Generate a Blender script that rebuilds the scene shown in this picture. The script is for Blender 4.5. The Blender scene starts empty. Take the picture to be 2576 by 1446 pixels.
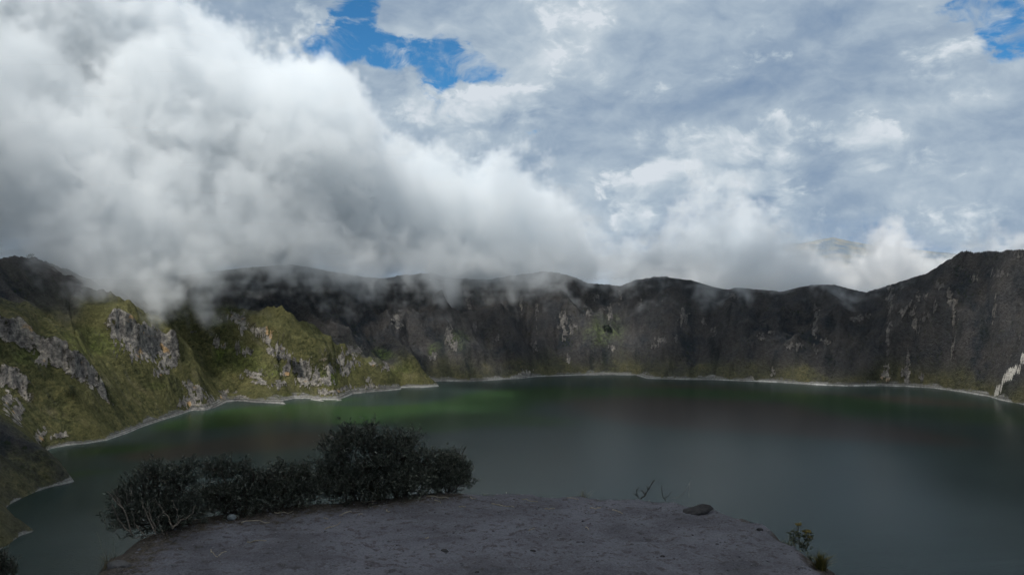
import bpy, bmesh, math, random
import numpy as np
from mathutils import Vector, Matrix
R = math.radians
rng = np.random.default_rng(7)
random.seed(7)
scene = bpy.context.scene
COL = scene.collection

# ------------------------------------------------------------------ camera
F = 2107.0                     # focal length in pixels of a 2576 px wide picture
CX, CY, HOR = 1288.0, 723.0, 650.0
PITCH = math.atan((CY - HOR) / F)
cam_d = bpy.data.cameras.new('camera')
cam = bpy.data.objects.new('camera', cam_d); COL.objects.link(cam)
cam_d.sensor_width = 36.0
cam_d.lens = 36.0 * F / 2576.0
cam_d.clip_start = 0.05; cam_d.clip_end = 60000
cam.rotation_euler = (R(90) - PITCH, 0, 0)
scene.camera = cam

def ray(X, Y):
    xc = (X - CX) / F; yc = (CY - Y) / F
    c, s = math.cos(PITCH), math.sin(PITCH)
    return np.array([xc, c + yc * s, yc * c - s])
def azel(X, Y):
    d = ray(X, Y)
    return math.degrees(math.atan2(d[0], d[1])), math.degrees(math.atan2(d[2], math.hypot(d[0], d[1])))
def on_plane(X, Y, z):
    d = ray(X, Y); return d[:2] * (z / d[2])
def at_dist(X, Y, D):
    d = ray(X, Y); return d * (D / math.hypot(d[0], d[1]))

# ------------------------------------------------------------------ numpy noise
_P = rng.permutation(4096).astype(np.int64)
_G2 = np.stack([np.cos(np.linspace(0, 2*np.pi, 64, endpoint=False)), np.sin(np.linspace(0, 2*np.pi, 64, endpoint=False))], 1).astype(np.float32)
def perlin2(x, y, seed=0):
    xi = np.floor(x).astype(np.int64); yi = np.floor(y).astype(np.int64)
    xf = (x - xi).astype(np.float32); yf = (y - yi).astype(np.float32)
    u = xf*xf*xf*(xf*(xf*6-15)+10); v = yf*yf*yf*(yf*(yf*6-15)+10)
    def g(i, j, dx, dy):
        h = _P[(_P[(i + seed*131) & 4095] + j + seed*17) & 4095] & 63
        gg = _G2[h]
        return gg[..., 0]*dx + gg[..., 1]*dy
    a = g(xi, yi, xf, yf); b = g(xi+1, yi, xf-1, yf)
    c = g(xi, yi+1, xf, yf-1); d = g(xi+1, yi+1, xf-1, yf-1)
    return (a + (b-a)*u + (c-a)*v + (a-b-c+d)*u*v) * 1.5
def fbm2(x, y, oct=4, seed=0, gain=.5, lac=2.03):
    s = 0; a = 1.; t = 0
    for k in range(oct):
        s = s + a*perlin2(x, y, seed+k); t += a; a *= gain; x = x*lac+11.3; y = y*lac+5.7
    return s/t
def ridge2(x, y, oct=3, seed=0):
    s = 0; a = 1.; t = 0
    for k in range(oct):
        s = s + a*(1-2*np.abs(perlin2(x, y, seed+k))); t += a; a *= .5; x = x*2.1+3.3; y = y*2.1+7.7
    return s/t
def sstep(a, b, x):
    t = np.clip((x-a)/(b-a), 0, 1); return t*t*(3-2*t)

# ------------------------------------------------------------------ material helpers
def new_mat(name):
    m = bpy.data.materials.new(name); m.use_nodes = True
    nt = m.node_tree; nt.nodes.clear()
    return m, nt
class NT:
    """tiny node builder"""
    def __init__(s, nt): s.nt = nt
    def n(s, t, **kw):
        nd = s.nt.nodes.new(t)
        for k, v in kw.items(): setattr(nd, k, v)
        return nd
    def link(s, a, b): s.nt.links.new(a, b)
    def put(s, sock, v):
        if isinstance(v, bpy.types.NodeSocket): s.link(v, sock)
        elif v is not None: sock.default_value = v
    def math(s, op, a, b=None, c=None, clamp=False):
        nd = s.n('ShaderNodeMath', operation=op); nd.use_clamp = clamp
        s.put(nd.inputs[0], a)
        if b is not None: s.put(nd.inputs[1], b)
        if c is not None: s.put(nd.inputs[2], c)
        return nd.outputs[0]
    def vmath(s, op, a, b=None, c=None):
        nd = s.n('ShaderNodeVectorMath', operation=op)
        s.put(nd.inputs[0], a)
        if b is not None: s.put(nd.inputs[1], b)
        if c is not None: s.put(nd.inputs[2], c)
        return nd.outputs['Value'] if op in ('LENGTH', 'DOT_PRODUCT', 'DISTANCE') else nd.outputs['Vector']
    def noise(s, vec, scale, detail=4, rough=.5, dist=0., out='Fac', dims='3D', typ='FBM', lac=2.):
        nd = s.n('ShaderNodeTexNoise', noise_dimensions=dims, noise_type=typ)
        if vec is not None: s.link(vec, nd.inputs['Vector'])
        nd.inputs['Scale'].default_value = scale; nd.inputs['Detail'].default_value = detail
        nd.inputs['Roughness'].default_value = rough; nd.inputs['Distortion'].default_value = dist
        nd.inputs['Lacunarity'].default_value = lac
        return nd.outputs[out]
    def remap(s, v, a, b, c=0., d=1., smooth=True, clamp=True):
        nd = s.n('ShaderNodeMapRange'); nd.interpolation_type = 'SMOOTHSTEP' if smooth else 'LINEAR'
        nd.clamp = clamp
        s.put(nd.inputs['Value'], v)
        for nm, q in zip(('From Min', 'From Max', 'To Min', 'To Max'), (a, b, c, d)): s.put(nd.inputs[nm], q)
        return nd.outputs['Result']
    def mix(s, f, a, b, blend='MIX'):
        nd = s.n('ShaderNodeMix', data_type='RGBA', blend_type=blend)
        s.put(nd.inputs[0], f)
        s.put(nd.inputs[6], a if isinstance(a, bpy.types.NodeSocket) else (*a, 1) if len(a) == 3 else a)
        s.put(nd.inputs[7], b if isinstance(b, bpy.types.NodeSocket) else (*b, 1) if len(b) == 3 else b)
        return nd.outputs[2]
    def ramp(s, f, stops, interp='LINEAR'):
        nd = s.n('ShaderNodeValToRGB'); cr = nd.color_ramp; cr.interpolation = interp
        while len(cr.elements) < len(stops): cr.elements.new(.5)
        for e, (p, c) in zip(cr.elements, stops):
            e.position = p; e.color = (*c, 1) if len(c) == 3 else c
        s.put(nd.inputs[0], f)
        return nd.outputs[0]
    def attr(s, name, out='Fac'):
        nd = s.n('ShaderNodeAttribute', attribute_name=name); return nd.outputs[out]
    def mapping(s, vec, scale=(1, 1, 1), loc=(0, 0, 0)):
        return s.vmath('MULTIPLY_ADD', vec, scale, loc)
    def bump(s, h, strength=.5, dist=1., normal=None):
        nd = s.n('ShaderNodeBump'); nd.inputs['Strength'].default_value = strength; nd.inputs['Distance'].default_value = dist
        s.link(h, nd.inputs['Height'])
        if normal is not None: s.link(normal, nd.inputs['Normal'])
        return nd.outputs['Normal']
    def principled(s, color, rough=.9, spec=.2, normal=None, **kw):
        b = s.n('ShaderNodeBsdfPrincipled')
        s.put(b.inputs['Base Color'], color if isinstance(color, bpy.types.NodeSocket) else (*color, 1))
        s.put(b.inputs['Roughness'], rough); s.put(b.inputs['Specular IOR Level'], spec)
        if normal is not None: s.link(normal, b.inputs['Normal'])
        for k, v in kw.items(): s.put(b.inputs[k], v)
        o = s.n('ShaderNodeOutputMaterial'); s.link(b.outputs[0], o.inputs['Surface'])
        return b

# ------------------------------------------------------------------ mesh helpers
def mesh_np(name, V, faces=None, quads=None, tris=None, smooth=True):
    me = bpy.data.meshes.new(name)
    V = np.asarray(V, np.float32).reshape(-1, 3)
    if faces is not None:
        me.from_pydata(V.tolist(), [], faces)
    else:
        A = quads if quads is not None else tris
        A = np.asarray(A, np.int32); k = A.shape[1]
        me.vertices.add(len(V)); me.vertices.foreach_set('co', V.ravel())
        me.loops.add(A.size); me.loops.foreach_set('vertex_index', A.ravel())
        me.polygons.add(len(A))
        me.polygons.foreach_set('loop_start', np.arange(0, A.size, k, dtype=np.int32))
        me.polygons.foreach_set('loop_total', np.full(len(A), k, np.int32))
    me.update(calc_edges=True)
    if smooth and len(me.polygons): me.polygons.foreach_set('use_smooth', np.ones(len(me.polygons), bool))
    return me
def fattr(me, name, arr):
    a = me.attributes.new(name, 'FLOAT', 'POINT'); a.data.foreach_set('value', np.asarray(arr, np.float32).ravel())
def grid_quads(n, m):
    i = np.arange(n*m, dtype=np.int32).reshape(n, m)
    return np.stack([i[:-1, :-1], i[1:, :-1], i[1:, 1:], i[:-1, 1:]], -1).reshape(-1, 4)
def link(name, me, mat=None, parent=None):
    o = bpy.data.objects.new(name, me); COL.objects.link(o)
    if mat is not None and me is not None: me.materials.append(mat)
    if parent is not None: o.parent = parent
    return o
def tag(o, label=None, cat=None, group=None, kind=None):
    for k, v in (('label', label), ('category', cat), ('group', group), ('kind', kind)):
        if v: o[k] = v
    return o
def empty(name, loc, rz=0):
    o = bpy.data.objects.new(name, None); COL.objects.link(o)
    o.location = loc; o.rotation_euler = (0, 0, rz); o.empty_display_size = .1
    return o

# ------------------------------------------------------------------ sun
SUN_EL, SUN_AZ = 62.0, -135.0         # azimuth measured from +y (view) towards +x; -135 = from behind on the left
SUN = np.array([math.sin(R(SUN_AZ))*math.cos(R(SUN_EL)), math.cos(R(SUN_AZ))*math.cos(R(SUN_EL)), math.sin(R(SUN_EL))])
ld = bpy.data.lights.new('sun', 'SUN'); ld.energy = 4.5; ld.angle = R(.53); ld.color = (1, .95, .87)
lo = bpy.data.objects.new('sun', ld); COL.objects.link(lo)
lo.rotation_euler = Vector(SUN).to_track_quat('Z', 'Y').to_euler()

# ------------------------------------------------------------------ terrain data
LAKE = -350.0
c4 = [(0,1250),(60,1215),(150,1150),(255,1115),(230,1095),(165,1080),(150,1060),(100,1000),(40,945),(80,910),(180,860),(270,820),(400,780),(480,765),(555,745),(530,710),(450,670),(400,630),(380,590),(330,520),(390,495),(500,475),(640,462),(800,435),(950,385),(1080,330),(1200,290),(1330,250),(1430,215),(1530,213),(1610,195),(1640,180),(1700,150),(1780,143),(1900,155),(2080,162),(2140,168),(2110,145),(2200,125),(2320,125),(2420,143),(2500,143),(2570,135)]
c2 = [(0,1192),(100,1205),(200,1203),(270,1175),(330,1150),(450,1138),(600,1125),(690,1115),(690,1103),(850,1103),(975,1092),(960,1075),(925,1058),(1050,1055),(1200,1060),(1350,1050),(1600,1035),(1700,1022),(1900,1015),(2100,1010),(2300,1008),(2450,1010),(2530,1035)]
c3 = [(0,1145),(250,1148),(520,1158),(700,1165),(1000,1185),(1250,1195),(1450,1192),(1700,1198),(1900,1210),(2100,1238),(2300,1272),(2400,1300),(2573,1335)]
shore_px = [(x*.3363, 960.2+y*.3363) for x, y in c4] + [(777.1+x*.3356, 604.4+y*.3356) for x, y in c2] + [(1712.3+x*.3356, 569.9+y*.3356) for x, y in c3]
shore = [tuple(on_plane(X, Y, LAKE)) for X, Y in shore_px]
shore = [(-150, 430), (-420, 560), (-640, 760), (-690, 930)] + shore + [(1330, 1800), (1380, 1500), (1280, 1100), (1000, 760), (600, 500), (200, 420)]
SH = np.array(shore, np.float32)

def rimpt(X, Y, D):
    p = at_dist(X, Y, D); return tuple(p)
rim = [(-60, -30, -9), (-300, 40, -12), (-650, 300, -10), (-1010, 800, 20), (-1180, 1350, 30)]
rim += [rimpt(*q) for q in [(0,655,2150),(40,653,2200),(80,650,2250),(115,660,2290),(150,672,2320),(200,700,2370),(300,705,2450),(400,700,2520),(470,690,2560),(600,675,2620),(680,668,2650),(730,665,2670),(800,675,2710),(840,685,2730),(900,695,2760),(960,700,2790),(1020,692,2820),(1080,687,2840),(1150,700,2860),(1230,703,2880),(1310,690,2900),(1370,684,2910),(1400,686,2910),(1440,695,2915),(1480,712,2920),(1560,719,2915),(1600,703,2900),(1640,699,2895),(1690,699,2890),(1740,705,2880),(1790,720,2880),(1832,728,2875),(1850,722,2870),(1900,727,2860),(1965,734,2850),(2010,722,2840),(2060,715,2830),(2100,716,2820),(2130,724,2810),(2160,733,2800),(2180,738,2790),(2220,725,2770),(2260,711,2750),(2300,700,2730),(2340,690,2700),(2380,662,2680),(2420,641,2650),(2460,638,2620),(2500,638,2590),(2540,636,2560),(2576,630,2530),(2650,622,2450)]]
rim += [(1800, 1650, 70), (1900, 1150, 50), (1750, 650, 20), (1200, 200, -5), (500, -20, -12), (120, -40, -9)]
RM = np.array(rim, np.float32)

def poly_dist(px, py, P, closed=True):
    """distance, index+fraction of nearest point, inside flag"""
    n = len(P); best = np.full(px.shape, 1e9, np.float32); par = np.zeros(px.shape, np.float32); ins = np.zeros(px.shape, bool)
    for i in range(n if closed else n-1):
        ax, ay = P[i][0], P[i][1]; bx, by = P[(i+1) % n][0], P[(i+1) % n][1]
        dx, dy = bx-ax, by-ay
        t = np.clip(((px-ax)*dx + (py-ay)*dy) / (dx*dx+dy*dy+1e-9), 0, 1)
        d = np.hypot(px-ax-t*dx, py-ay-t*dy)
        k = d < best
        best[k] = d[k]; par[k] = i + t[k]
        if closed and ay != by:
            c = ((ay > py) != (by > py)) & (px < (bx-ax)*(py-ay)/(by-ay)+ax)
            ins ^= c
    return best, par, ins

AZ = np.radians(np.arange(-46, 46.01, .055)).astype(np.float32)
RR = np.concatenate([np.geomspace(8, 880, 56), np.arange(900, 3000, 4.), np.geomspace(3010, 9000, 36)]).astype(np.float32)
NA, NR = len(AZ), len(RR)
AA, RG = np.meshgrid(AZ, RR, indexing='ij')
GX = RG*np.sin(AA); GY = RG*np.cos(AA)
ds, _, lake_in = poly_dist(GX, GY, SH)
dr, rp, rim_in = poly_dist(GX, GY, RM)
rz = np.interp(rp.ravel(), np.arange(len(RM)+1), np.append(RM[:, 2], RM[0, 2])).reshape(rp.shape).astype(np.float32)
ds_w = ds                                                       # keep the true shore distance
t = ds/(ds+dr+1e-6)
prof = .80*t + .20*t*t
H = LAKE + (rz-LAKE)*prof
TH = np.arctan2(GX-200, GY-1400)*1250                              # metres round the crater
bell = np.sin(np.pi*np.clip(t, 0, 1))
wob = fbm2(GX/160, GY/160, 3, 5)*60
gul = ridge2((TH+wob)/170, t*1.1+3, 2, 11)*46 + ridge2((TH+wob*.6)/60, t*2.2, 2, 21)*17 + ridge2((TH+wob*.4)/22, t*5, 2, 41)*4.0
H = H + bell**.8*gul + fbm2(GX/120, GY/120, 4, 31)*14*bell
H = H + fbm2(GX/14, GY/14, 3, 51)*2.2*np.clip(ds/40, .1, 1)
rimfade = np.clip(1-dr/14, 0, 1)
H = H + rimfade*(fbm2(TH/25, TH*0+.5, 4, 61)*6 + fbm2(GX/7, GY/7, 3, 65)*3.0)

def hit(X, Y, lift=0., Hm=None, rmin=880):
    """first terrain point along the pixel's ray"""
    Hm = H if Hm is None else Hm
    d = ray(X, Y); a = math.atan2(d[0], d[1]); el = d[2]/math.hypot(d[0], d[1])
    i = int(np.clip(round((a-AZ[0])/(AZ[1]-AZ[0])), 0, NA-1))
    k = np.nonzero((Hm[i]+lift >= RR*el) & (RR > rmin) & (~lake_in[i]))[0]
    j = k[0] if len(k) else NR-40
    return np.array([RR[j]*math.sin(a), RR[j]*math.cos(a), RR[j]*el if len(k) else Hm[i, j]])

# ridge spurs running down the wall (crest in picture points, lift over the plain wall, half width)
spurs = [
    ([(150,665),(200,715),(260,770),(330,815),(400,850),(440,905),(500,960),(548,1022)], 75, 120),
    ([(470,705),(520,770),(600,800),(690,860),(760,900),(850,960),(890,1000)], 70, 100),
    ([(650,745),(690,800),(760,850),(860,890),(960,930),(1020,950),(1095,966)], 70, 95),
    ([(870,800),(950,850),(1010,880),(1060,905),(1090,935)], 45, 80),
    ([(440,800),(480,860),(530,930),(580,985),(600,1005)], -60, 85), ([(560,790),(590,850),(650,920),(690,985)], -30, 60), ([(170,740),(260,830),(330,900),(420,985),(500,1025)], 26, 90), ([(-60,700),(60,800),(170,900),(270,990),(360,1060)], 30, 100), ([(720,740),(800,800),(900,860),(1000,905)], -35, 70), ([(900,740),(960,800),(1010,850)], 30, 60), ([(1240,720),(1270,800),(1290,880),(1300,940)], 50, 80), ([(1800,730),(1800,800),(1780,880),(1760,950)], -30, 90), ([(2010,730),(1950,800),(1880,880),(1840,950)], 46, 80), ([(1840,730),(1850,800),(1830,900)], 46, 80), ([(2520,640),(2500,760),(2440,880),(2400,970)], 58, 100), ([(2300,705),(2250,800),(2190,900),(2150,965)], 48, 90),
    ([(0,850),(60,960),(110,1060),(150,1150),(180,1208)], 30, 120),
    ([(1380,690),(1420,760),(1470,800),(1500,860),(1510,935)], 58, 110),
    ([(1660,700),(1690,780),(1640,850),(1600,900),(1590,935)], 55, 110),
    ([(2190,735),(2080,810),(2000,860),(1950,900),(1940,945)], 62, 120),
    ([(2420,640),(2380,740),(2340,840),(2290,920),(2240,965)], 60, 120),
    ([(1050,690),(1080,760),(1130,830),(1180,880),(1210,930)], 50, 90),
]
H0 = H.copy()
for pts, lift, wid in spurs:
    P = []
    for k, (X, Y) in enumerate(pts):
        f = k/(len(pts)-1)
        P.append(hit(X, Y, lift*.8*min(1, 3*(1-f)), H0))
    d, par, _ = poly_dist(GX, GY, np.array(P), closed=False)
    d = d + fbm2(GX/60, GY/60, 3, 71)*18
    f = par/(len(P)-1)
    A = lift*np.minimum(1, 4*(1-f)+.12)*np.minimum(1, 3*f+.25)
    H = H + A*np.clip(1-np.maximum(d, 0)/wid, 0, 1)**1.3*np.clip(ds/60, 0, 1)*(~lake_in)

# cliff bands: the ground above the line is lifted, then drops over a few metres
rock = np.zeros_like(H)
cliffs = [
    ([(-40,850),(15,872),(60,880),(120,905),(180,935),(250,985),(290,1010)], 34, 150, .95),
    ([(255,835),(300,838),(345,862),(390,868),(440,900),(455,925)], 40, 120, 1.),
    ([(-30,935),(20,955),(60,985),(85,1010)], 26, 90, .8),
    ([(640,955),(700,925),(760,935),(830,920),(880,905)], 18, 60, .35),
    ([(600,800),(640,850),(700,885),(740,905)], 16, 50, .35),
]
H1 = H.copy()
for pts, drop, back, rk_ in cliffs:
    P = np.array([hit(X, Y, 6, H1) for X, Y in pts])
    d, par, _ = poly_dist(GX, GY, P, closed=False)
    i = np.clip(par.astype(int), 0, len(P)-2)
    dx = P[i+1, 0]-P[i, 0]; dy = P[i+1, 1]-P[i, 1]
    side = ((GX-P[i, 0])*dy - (GY-P[i, 1])*dx)/np.hypot(dx, dy)      # sign tells above / below the line
    up = np.where(H1 > np.interp(par.ravel(), np.arange(len(P)), P[:, 2]).reshape(H.shape), 1., -1.)
    s = d*np.sign(side); 
    # choose the side on which the plain wall is higher
    m = d < 60
    if np.sum((H1-LAKE)[m & (side > 0)])/max(1, np.sum(m & (side > 0))) < np.sum((H1-LAKE)[m & (side < 0)])/max(1, np.sum(m & (side < 0))): s = -s
    s = s + fbm2(GX/25, GY/25, 3, 81)*12
    endf = np.clip(np.minimum(par, len(P)-1-par)*1.2, 0, 1)
    L = drop*endf
    H = H + np.where(s > 0, L*np.exp(-s/back)*sstep(0, 9, s), 0)*(d < 500)
    rock = np.maximum(rock, rk_*endf*sstep(-10, 2, s)*(1-sstep(9, 15, s))*(d < 60))
H = np.where(lake_in, LAKE - np.minimum(25, ds*.5) - .5, np.maximum(H, LAKE + np.minimum(ds*.42, 14)*(.8+.2*perlin2(TH/30, t*0+.3, 3))))
H = np.where(~rim_in & (RG > 400), np.maximum(rz - dr*.55 + fbm2(GX/220, GY/220, 5, 91)*50*np.clip(dr/150, 0, 1), -760 + fbm2(GX/500, GY/500, 4, 95)*60), H)

# rock scars: (X, Y, half width px, half height px)
scars = [(590,795,14,9),(610,815,8,16),(655,835,16,8),(672,850,10,9),(690,880,22,8),(715,895,14,8),(735,915,12,12),(765,935,18,22),(745,925,8,10),(640,945,22,10),(655,960,12,6),(720,935,10,8),
 (480,985,7,18),(470,965,10,6),(505,1000,14,7),(500,1022,20,7),(530,1010,8,10),(860,905,10,18),(885,915,16,8),(830,930,10,14),(800,945,9,12),(940,915,9,6),(970,925,9,6),(925,955,8,5),(985,990,30,4),(900,880,14,6),(880,885,12,5),
 (600,875,7,12),(560,870,12,5),(620,885,12,5),(545,860,6,14),(30,965,18,10),(45,1030,10,14),(100,1100,14,10),(150,1095,14,6),(110,905,10,10),(20,1000,8,12),(325,855,18,20),(380,880,40,18),(420,915,20,10),(290,840,14,6),(405,935,18,6),
 (998,800,9,12),(1000,818,10,6),(1130,845,8,22),(1142,870,8,10),(1090,895,8,8),(1418,805,13,18),(1420,835,6,18),(1440,825,8,12),(1350,785,3,30),(1312,760,3,22),(1345,870,8,10),(1320,940,14,8),(1430,905,6,8),(1540,875,10,7),(1535,790,5,20),(1480,790,8,10),
 (1718,795,9,16),(1722,795,14,7),(1660,855,14,7),(1645,870,10,6),(1700,850,5,8),(1770,810,6,8),(1795,830,5,9),(1845,745,9,5),(1915,845,8,6),(1940,835,8,4),(1995,870,18,8),(2050,825,6,16),(2055,790,5,20),(2080,858,12,5),(2050,878,5,7),
 (2145,800,9,6),(2165,800,11,7),(2180,795,8,6),(2240,760,6,40),(2235,850,4,40),(2270,785,8,8),(2290,780,9,12),(2305,815,8,16),(2328,800,5,10),(2310,745,6,8),(2330,745,5,6),(2355,770,4,12),(2390,750,5,20),(2400,800,4,40),(2285,900,4,30),(2278,940,9,14),(2235,950,9,9),(2230,940,9,16),(2320,950,8,10),(2360,720,8,6),(2450,700,6,6),(2510,690,12,8),(2560,640,7,8),(2500,790,5,14),(2400,880,4,25),(1890,950,6,6),(1945,935,4,14),
 (780,960,22,10),(820,955,16,9),(700,965,14,7),(610,1000,18,5),(840,985,40,5),(930,975,30,5),(760,950,14,14),(870,930,12,12),(560,1000,10,8),(470,1010,18,10),(500,985,12,10),(1560,740,5,14),(1500,745,7,8),(1610,760,6,8),(1195,820,5,10),(1250,850,6,6),(1180,760,5,14)]
SL = np.degrees(np.arctan(np.hypot(np.gradient(H, axis=1)/np.gradient(RG, axis=1), np.gradient(H, axis=0)/(RG*(AZ[1]-AZ[0])))))
for X, Y, w, h in scars:
    p = hit(X, Y, 0)
    D = math.hypot(p[0], p[1]); sx = w*D/F*1.15; sz = h*D/F*1.15
    i0 = np.searchsorted(AZ, math.atan2(p[0], p[1])-2.2*sx/D); i1 = np.searchsorted(AZ, math.atan2(p[0], p[1])+2.2*sx/D)
    j0 = np.searchsorted(RR, D-160); j1 = np.searchsorted(RR, D+160)
    sl = (slice(i0, i1), slice(j0, j1))
    lat = (AA[sl]-math.atan2(p[0], p[1]))*D
    q = np.hypot(lat/sx, (H[sl]-p[2])/sz) + fbm2(TH[sl]/8, H[sl]/16, 4, 101, .65)*1.9
    rock[sl] = np.maximum(rock[sl], (1-sstep(.55, 1.15, q))*(1.35 if X < 1200 else .95)*(np.abs(RG[sl]-D) < 140))
# natural outcrops where the wall is steep
out = sstep(.46, .66, fbm2(TH/22, H/30, 4, 111)+.10*sstep(50, 66, SL))*bell
rock = np.maximum(rock, out*.75)
rock = rock*(.62+.75*sstep(-.35, .35, fbm2(TH/13, H/17, 4, 115)))
rock[lake_in] = 0
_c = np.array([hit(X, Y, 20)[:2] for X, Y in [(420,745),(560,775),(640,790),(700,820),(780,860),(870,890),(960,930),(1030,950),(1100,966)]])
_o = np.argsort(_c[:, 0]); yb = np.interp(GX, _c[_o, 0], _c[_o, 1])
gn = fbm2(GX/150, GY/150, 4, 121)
grass = sstep(70, -70, GY-yb-95+gn*140)*sstep(40, -140, GX+gn*60)*sstep(-20, -150, H+gn*110)*sstep(1180, 1480, GY+gn*200)  # last factor swaps grass for dark shrub, painting shade on the near headland
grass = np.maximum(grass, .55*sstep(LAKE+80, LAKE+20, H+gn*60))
# lively green spots
lush = np.zeros_like(H)
for X, Y, w, h in [(1150,855,35,28),(1520,830,60,40),(1100,870,18,10),(570,800,50,30),(680,930,60,20),(850,940,60,25),(1010,930,30,20),(590,900,70,40),(390,970,30,10),(200,880,120,40),(1085,880,14,18),(960,890,40,14),(730,1000,80,12)]:
    p = hit(X, Y, 0); D = math.hypot(p[0], p[1]); sx = w*D/F; sz = h*D/F
    q = np.hypot((AA-math.atan2(p[0], p[1]))*D/sx, (H-p[2])/sz) + fbm2(GX/40, GY/40, 3, 131)*.5
    lush = np.maximum(lush, (1-sstep(.3, 1.2, q))*(np.abs(RG-D) < 300))

track = np.zeros_like(H)
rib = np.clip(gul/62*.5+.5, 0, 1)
ls = np.array([hit(X, Y) for X, Y in [(2576,905),(2550,935),(2525,965),(2506,993)]])
dd, _, _ = poly_dist(GX, GY, ls, closed=False)
scree = (1-sstep(1, 4.5, dd + fbm2(GX/10, H/25, 3, 151)*8 - np.clip((-260-H)/25, 0, 3.5)))*sstep(-.35, .05, fbm2(TH/4, H/60, 3, 155)+.15)
bleach = .22+.8*np.exp(-((GX-880)/230)**2)*(GY > 1500) + .25*np.exp(-((GX+300)/120)**2)*(GY > 2100)
for pts in [[(-20,795),(60,838),(130,878),(200,918),(280,968),(350,1012)], [(90,805),(160,852),(240,905),(330,962),(400,1003)], [(0,775),(120,845),(210,892),(300,950)], [(350,815),(400,850),(440,880)], [(60,1010),(140,1040),(220,1070)], [(930,880),(985,925),(1050,950)]]:
    d, par, _ = poly_dist(GX, GY, np.array([hit(X, Y) for X, Y in pts]), closed=False)
    d = d + fbm2(GX/30, GY/30, 2, 141)*8
    track = np.maximum(track, (1-sstep(1.5, 5, np.abs(d)))*sstep(-.5, .2, fbm2(GX/60, GY/60, 2, 145)))
def wall_material():
    m, nt = new_mat('crater_wall_mat'); b = NT(nt)
    geo = b.n('ShaderNodeNewGeometry'); pos = geo.outputs['Position']
    sep = b.n('ShaderNodeSeparateXYZ'); b.link(pos, sep.inputs[0])
    rk, gr, lu, th = b.attr('rock'), b.attr('grass'), b.attr('lush'), b.attr('around')
    comb = b.n('ShaderNodeCombineXYZ'); b.link(th, comb.inputs[0]); b.link(sep.outputs[2], comb.inputs[1])
    wall = comb.outputs[0]
    n1 = b.noise(pos, 1/55., 5, .6); n2 = b.noise(pos, 1/9., 4, .65); n3 = b.noise(pos, 1/3.2, 3, .7)
    streak = b.noise(b.mapping(wall, (1/14., 1/75., 1)), 1., 4, .6)
    hazed_shrubc = b.mix(b.remap(n1, .35, .65), (.023, .029, .036), (.052, .050, .050))  # dark shrub tone with the bluish air haze mixed into its colour
    grassc = b.ramp(b.math('ADD', b.math('MULTIPLY', n1, .5), b.math('MULTIPLY', n2, .5)), [(.30, (.017, .023, .014)), (.43, (.044, .050, .024)), (.54, (.076, .077, .035)), (.64, (.116, .106, .050)), (.78, (.15, .125, .070))])
    lushc = b.mix(b.remap(n2, .35, .65), (.030, .052, .014), (.085, .125, .028))
    c = b.mix(b.remap(b.math('ADD', gr, b.math('MULTIPLY', b.math('SUBTRACT', n1, .5), .9)), .3, .8), hazed_shrubc, grassc)
    c = b.mix(b.math('MULTIPLY', lu, b.math('MULTIPLY', b.remap(n1, .36, .60, .3, 1.), b.remap(n2, .35, .6, .45, 1.))), c, lushc)
    c = b.mix(b.math('MULTIPLY', b.attr('track'), .6), c, (.17, .15, .085))
    # slanting bands of drier and greener grass
    # dark bushes dotted over the slope
    vo = b.n('ShaderNodeTexVoronoi'); b.link(pos, vo.inputs['Vector']); vo.inputs['Scale'].default_value = 1/11.
    dots = b.math('MULTIPLY', b.remap(vo.outputs['Distance'], .22, .40, 1, 0), b.remap(b.noise(pos, 1/70., 3, .6), .47, .60))
    c = b.mix(b.math('MULTIPLY', dots, .8), c, (.020, .028, .014))
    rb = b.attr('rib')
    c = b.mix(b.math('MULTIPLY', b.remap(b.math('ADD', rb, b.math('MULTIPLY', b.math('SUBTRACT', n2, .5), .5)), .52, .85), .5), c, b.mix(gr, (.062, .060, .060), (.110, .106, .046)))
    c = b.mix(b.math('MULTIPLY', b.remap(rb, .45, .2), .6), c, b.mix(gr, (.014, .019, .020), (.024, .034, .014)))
    c = b.mix(b.math('MULTIPLY', b.remap(streak, .52, .72), .3), c, (.085, .082, .080))
    c = b.mix(b.math('MULTIPLY', b.remap(b.noise(b.mapping(wall, (1/40., 1/120., 1)), 1., 4, .6), .52, .66), .6), c, b.mix(gr, (.018, .023, .025), (.026, .032, .016)))
    # bare rock and scree
    rockc = b.ramp(b.math('ADD', b.math('MULTIPLY', streak, .55), b.math('MULTIPLY', n2, .45)), [(.34, (.045, .043, .042)), (.47, (.13, .125, .12)), (.58, (.25, .235, .21)), (.70, (.42, .38, .30))])
    rockc = b.mix(b.math('MULTIPLY', b.remap(b.noise(pos, 1/38., 3, .5), .62, .70), b.math('MULTIPLY', gr, .7)), rockc, (.42, .27, .12))
    rockc = b.mix(b.remap(gr, .1, .6, .55, 0), rockc, (.055, .056, .060))
    rmask = b.remap(b.math('ADD', rk, b.math('ADD', b.math('MULTIPLY', b.math('SUBTRACT', n2, .5), 1.3), b.math('MULTIPLY', b.math('SUBTRACT', n3, .5), .7))), .38, .66)
    c = b.mix(rmask, c, rockc)
    c = b.mix(b.remap(b.math('ADD', b.attr('scree'), b.math('MULTIPLY', b.math('SUBTRACT', n3, .5), .6)), .35, .65), c, b.mix(n2, (.26, .25, .23), (.52, .50, .46)))
    # bleached, terraced strip left by the falling water level
    zz = b.math('ADD', sep.outputs[2], b.math('MULTIPLY', b.math('SUBTRACT', n1, .5), 26.))
    zz = b.math('ADD', zz, b.math('MULTIPLY', b.math('SUBTRACT', n2, .5), 9.))
    stp = b.attr('strip')
    band = b.remap(b.math('SUBTRACT', zz, LAKE), b.math('MULTIPLY', stp, .55), stp, 1, 0)
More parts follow.
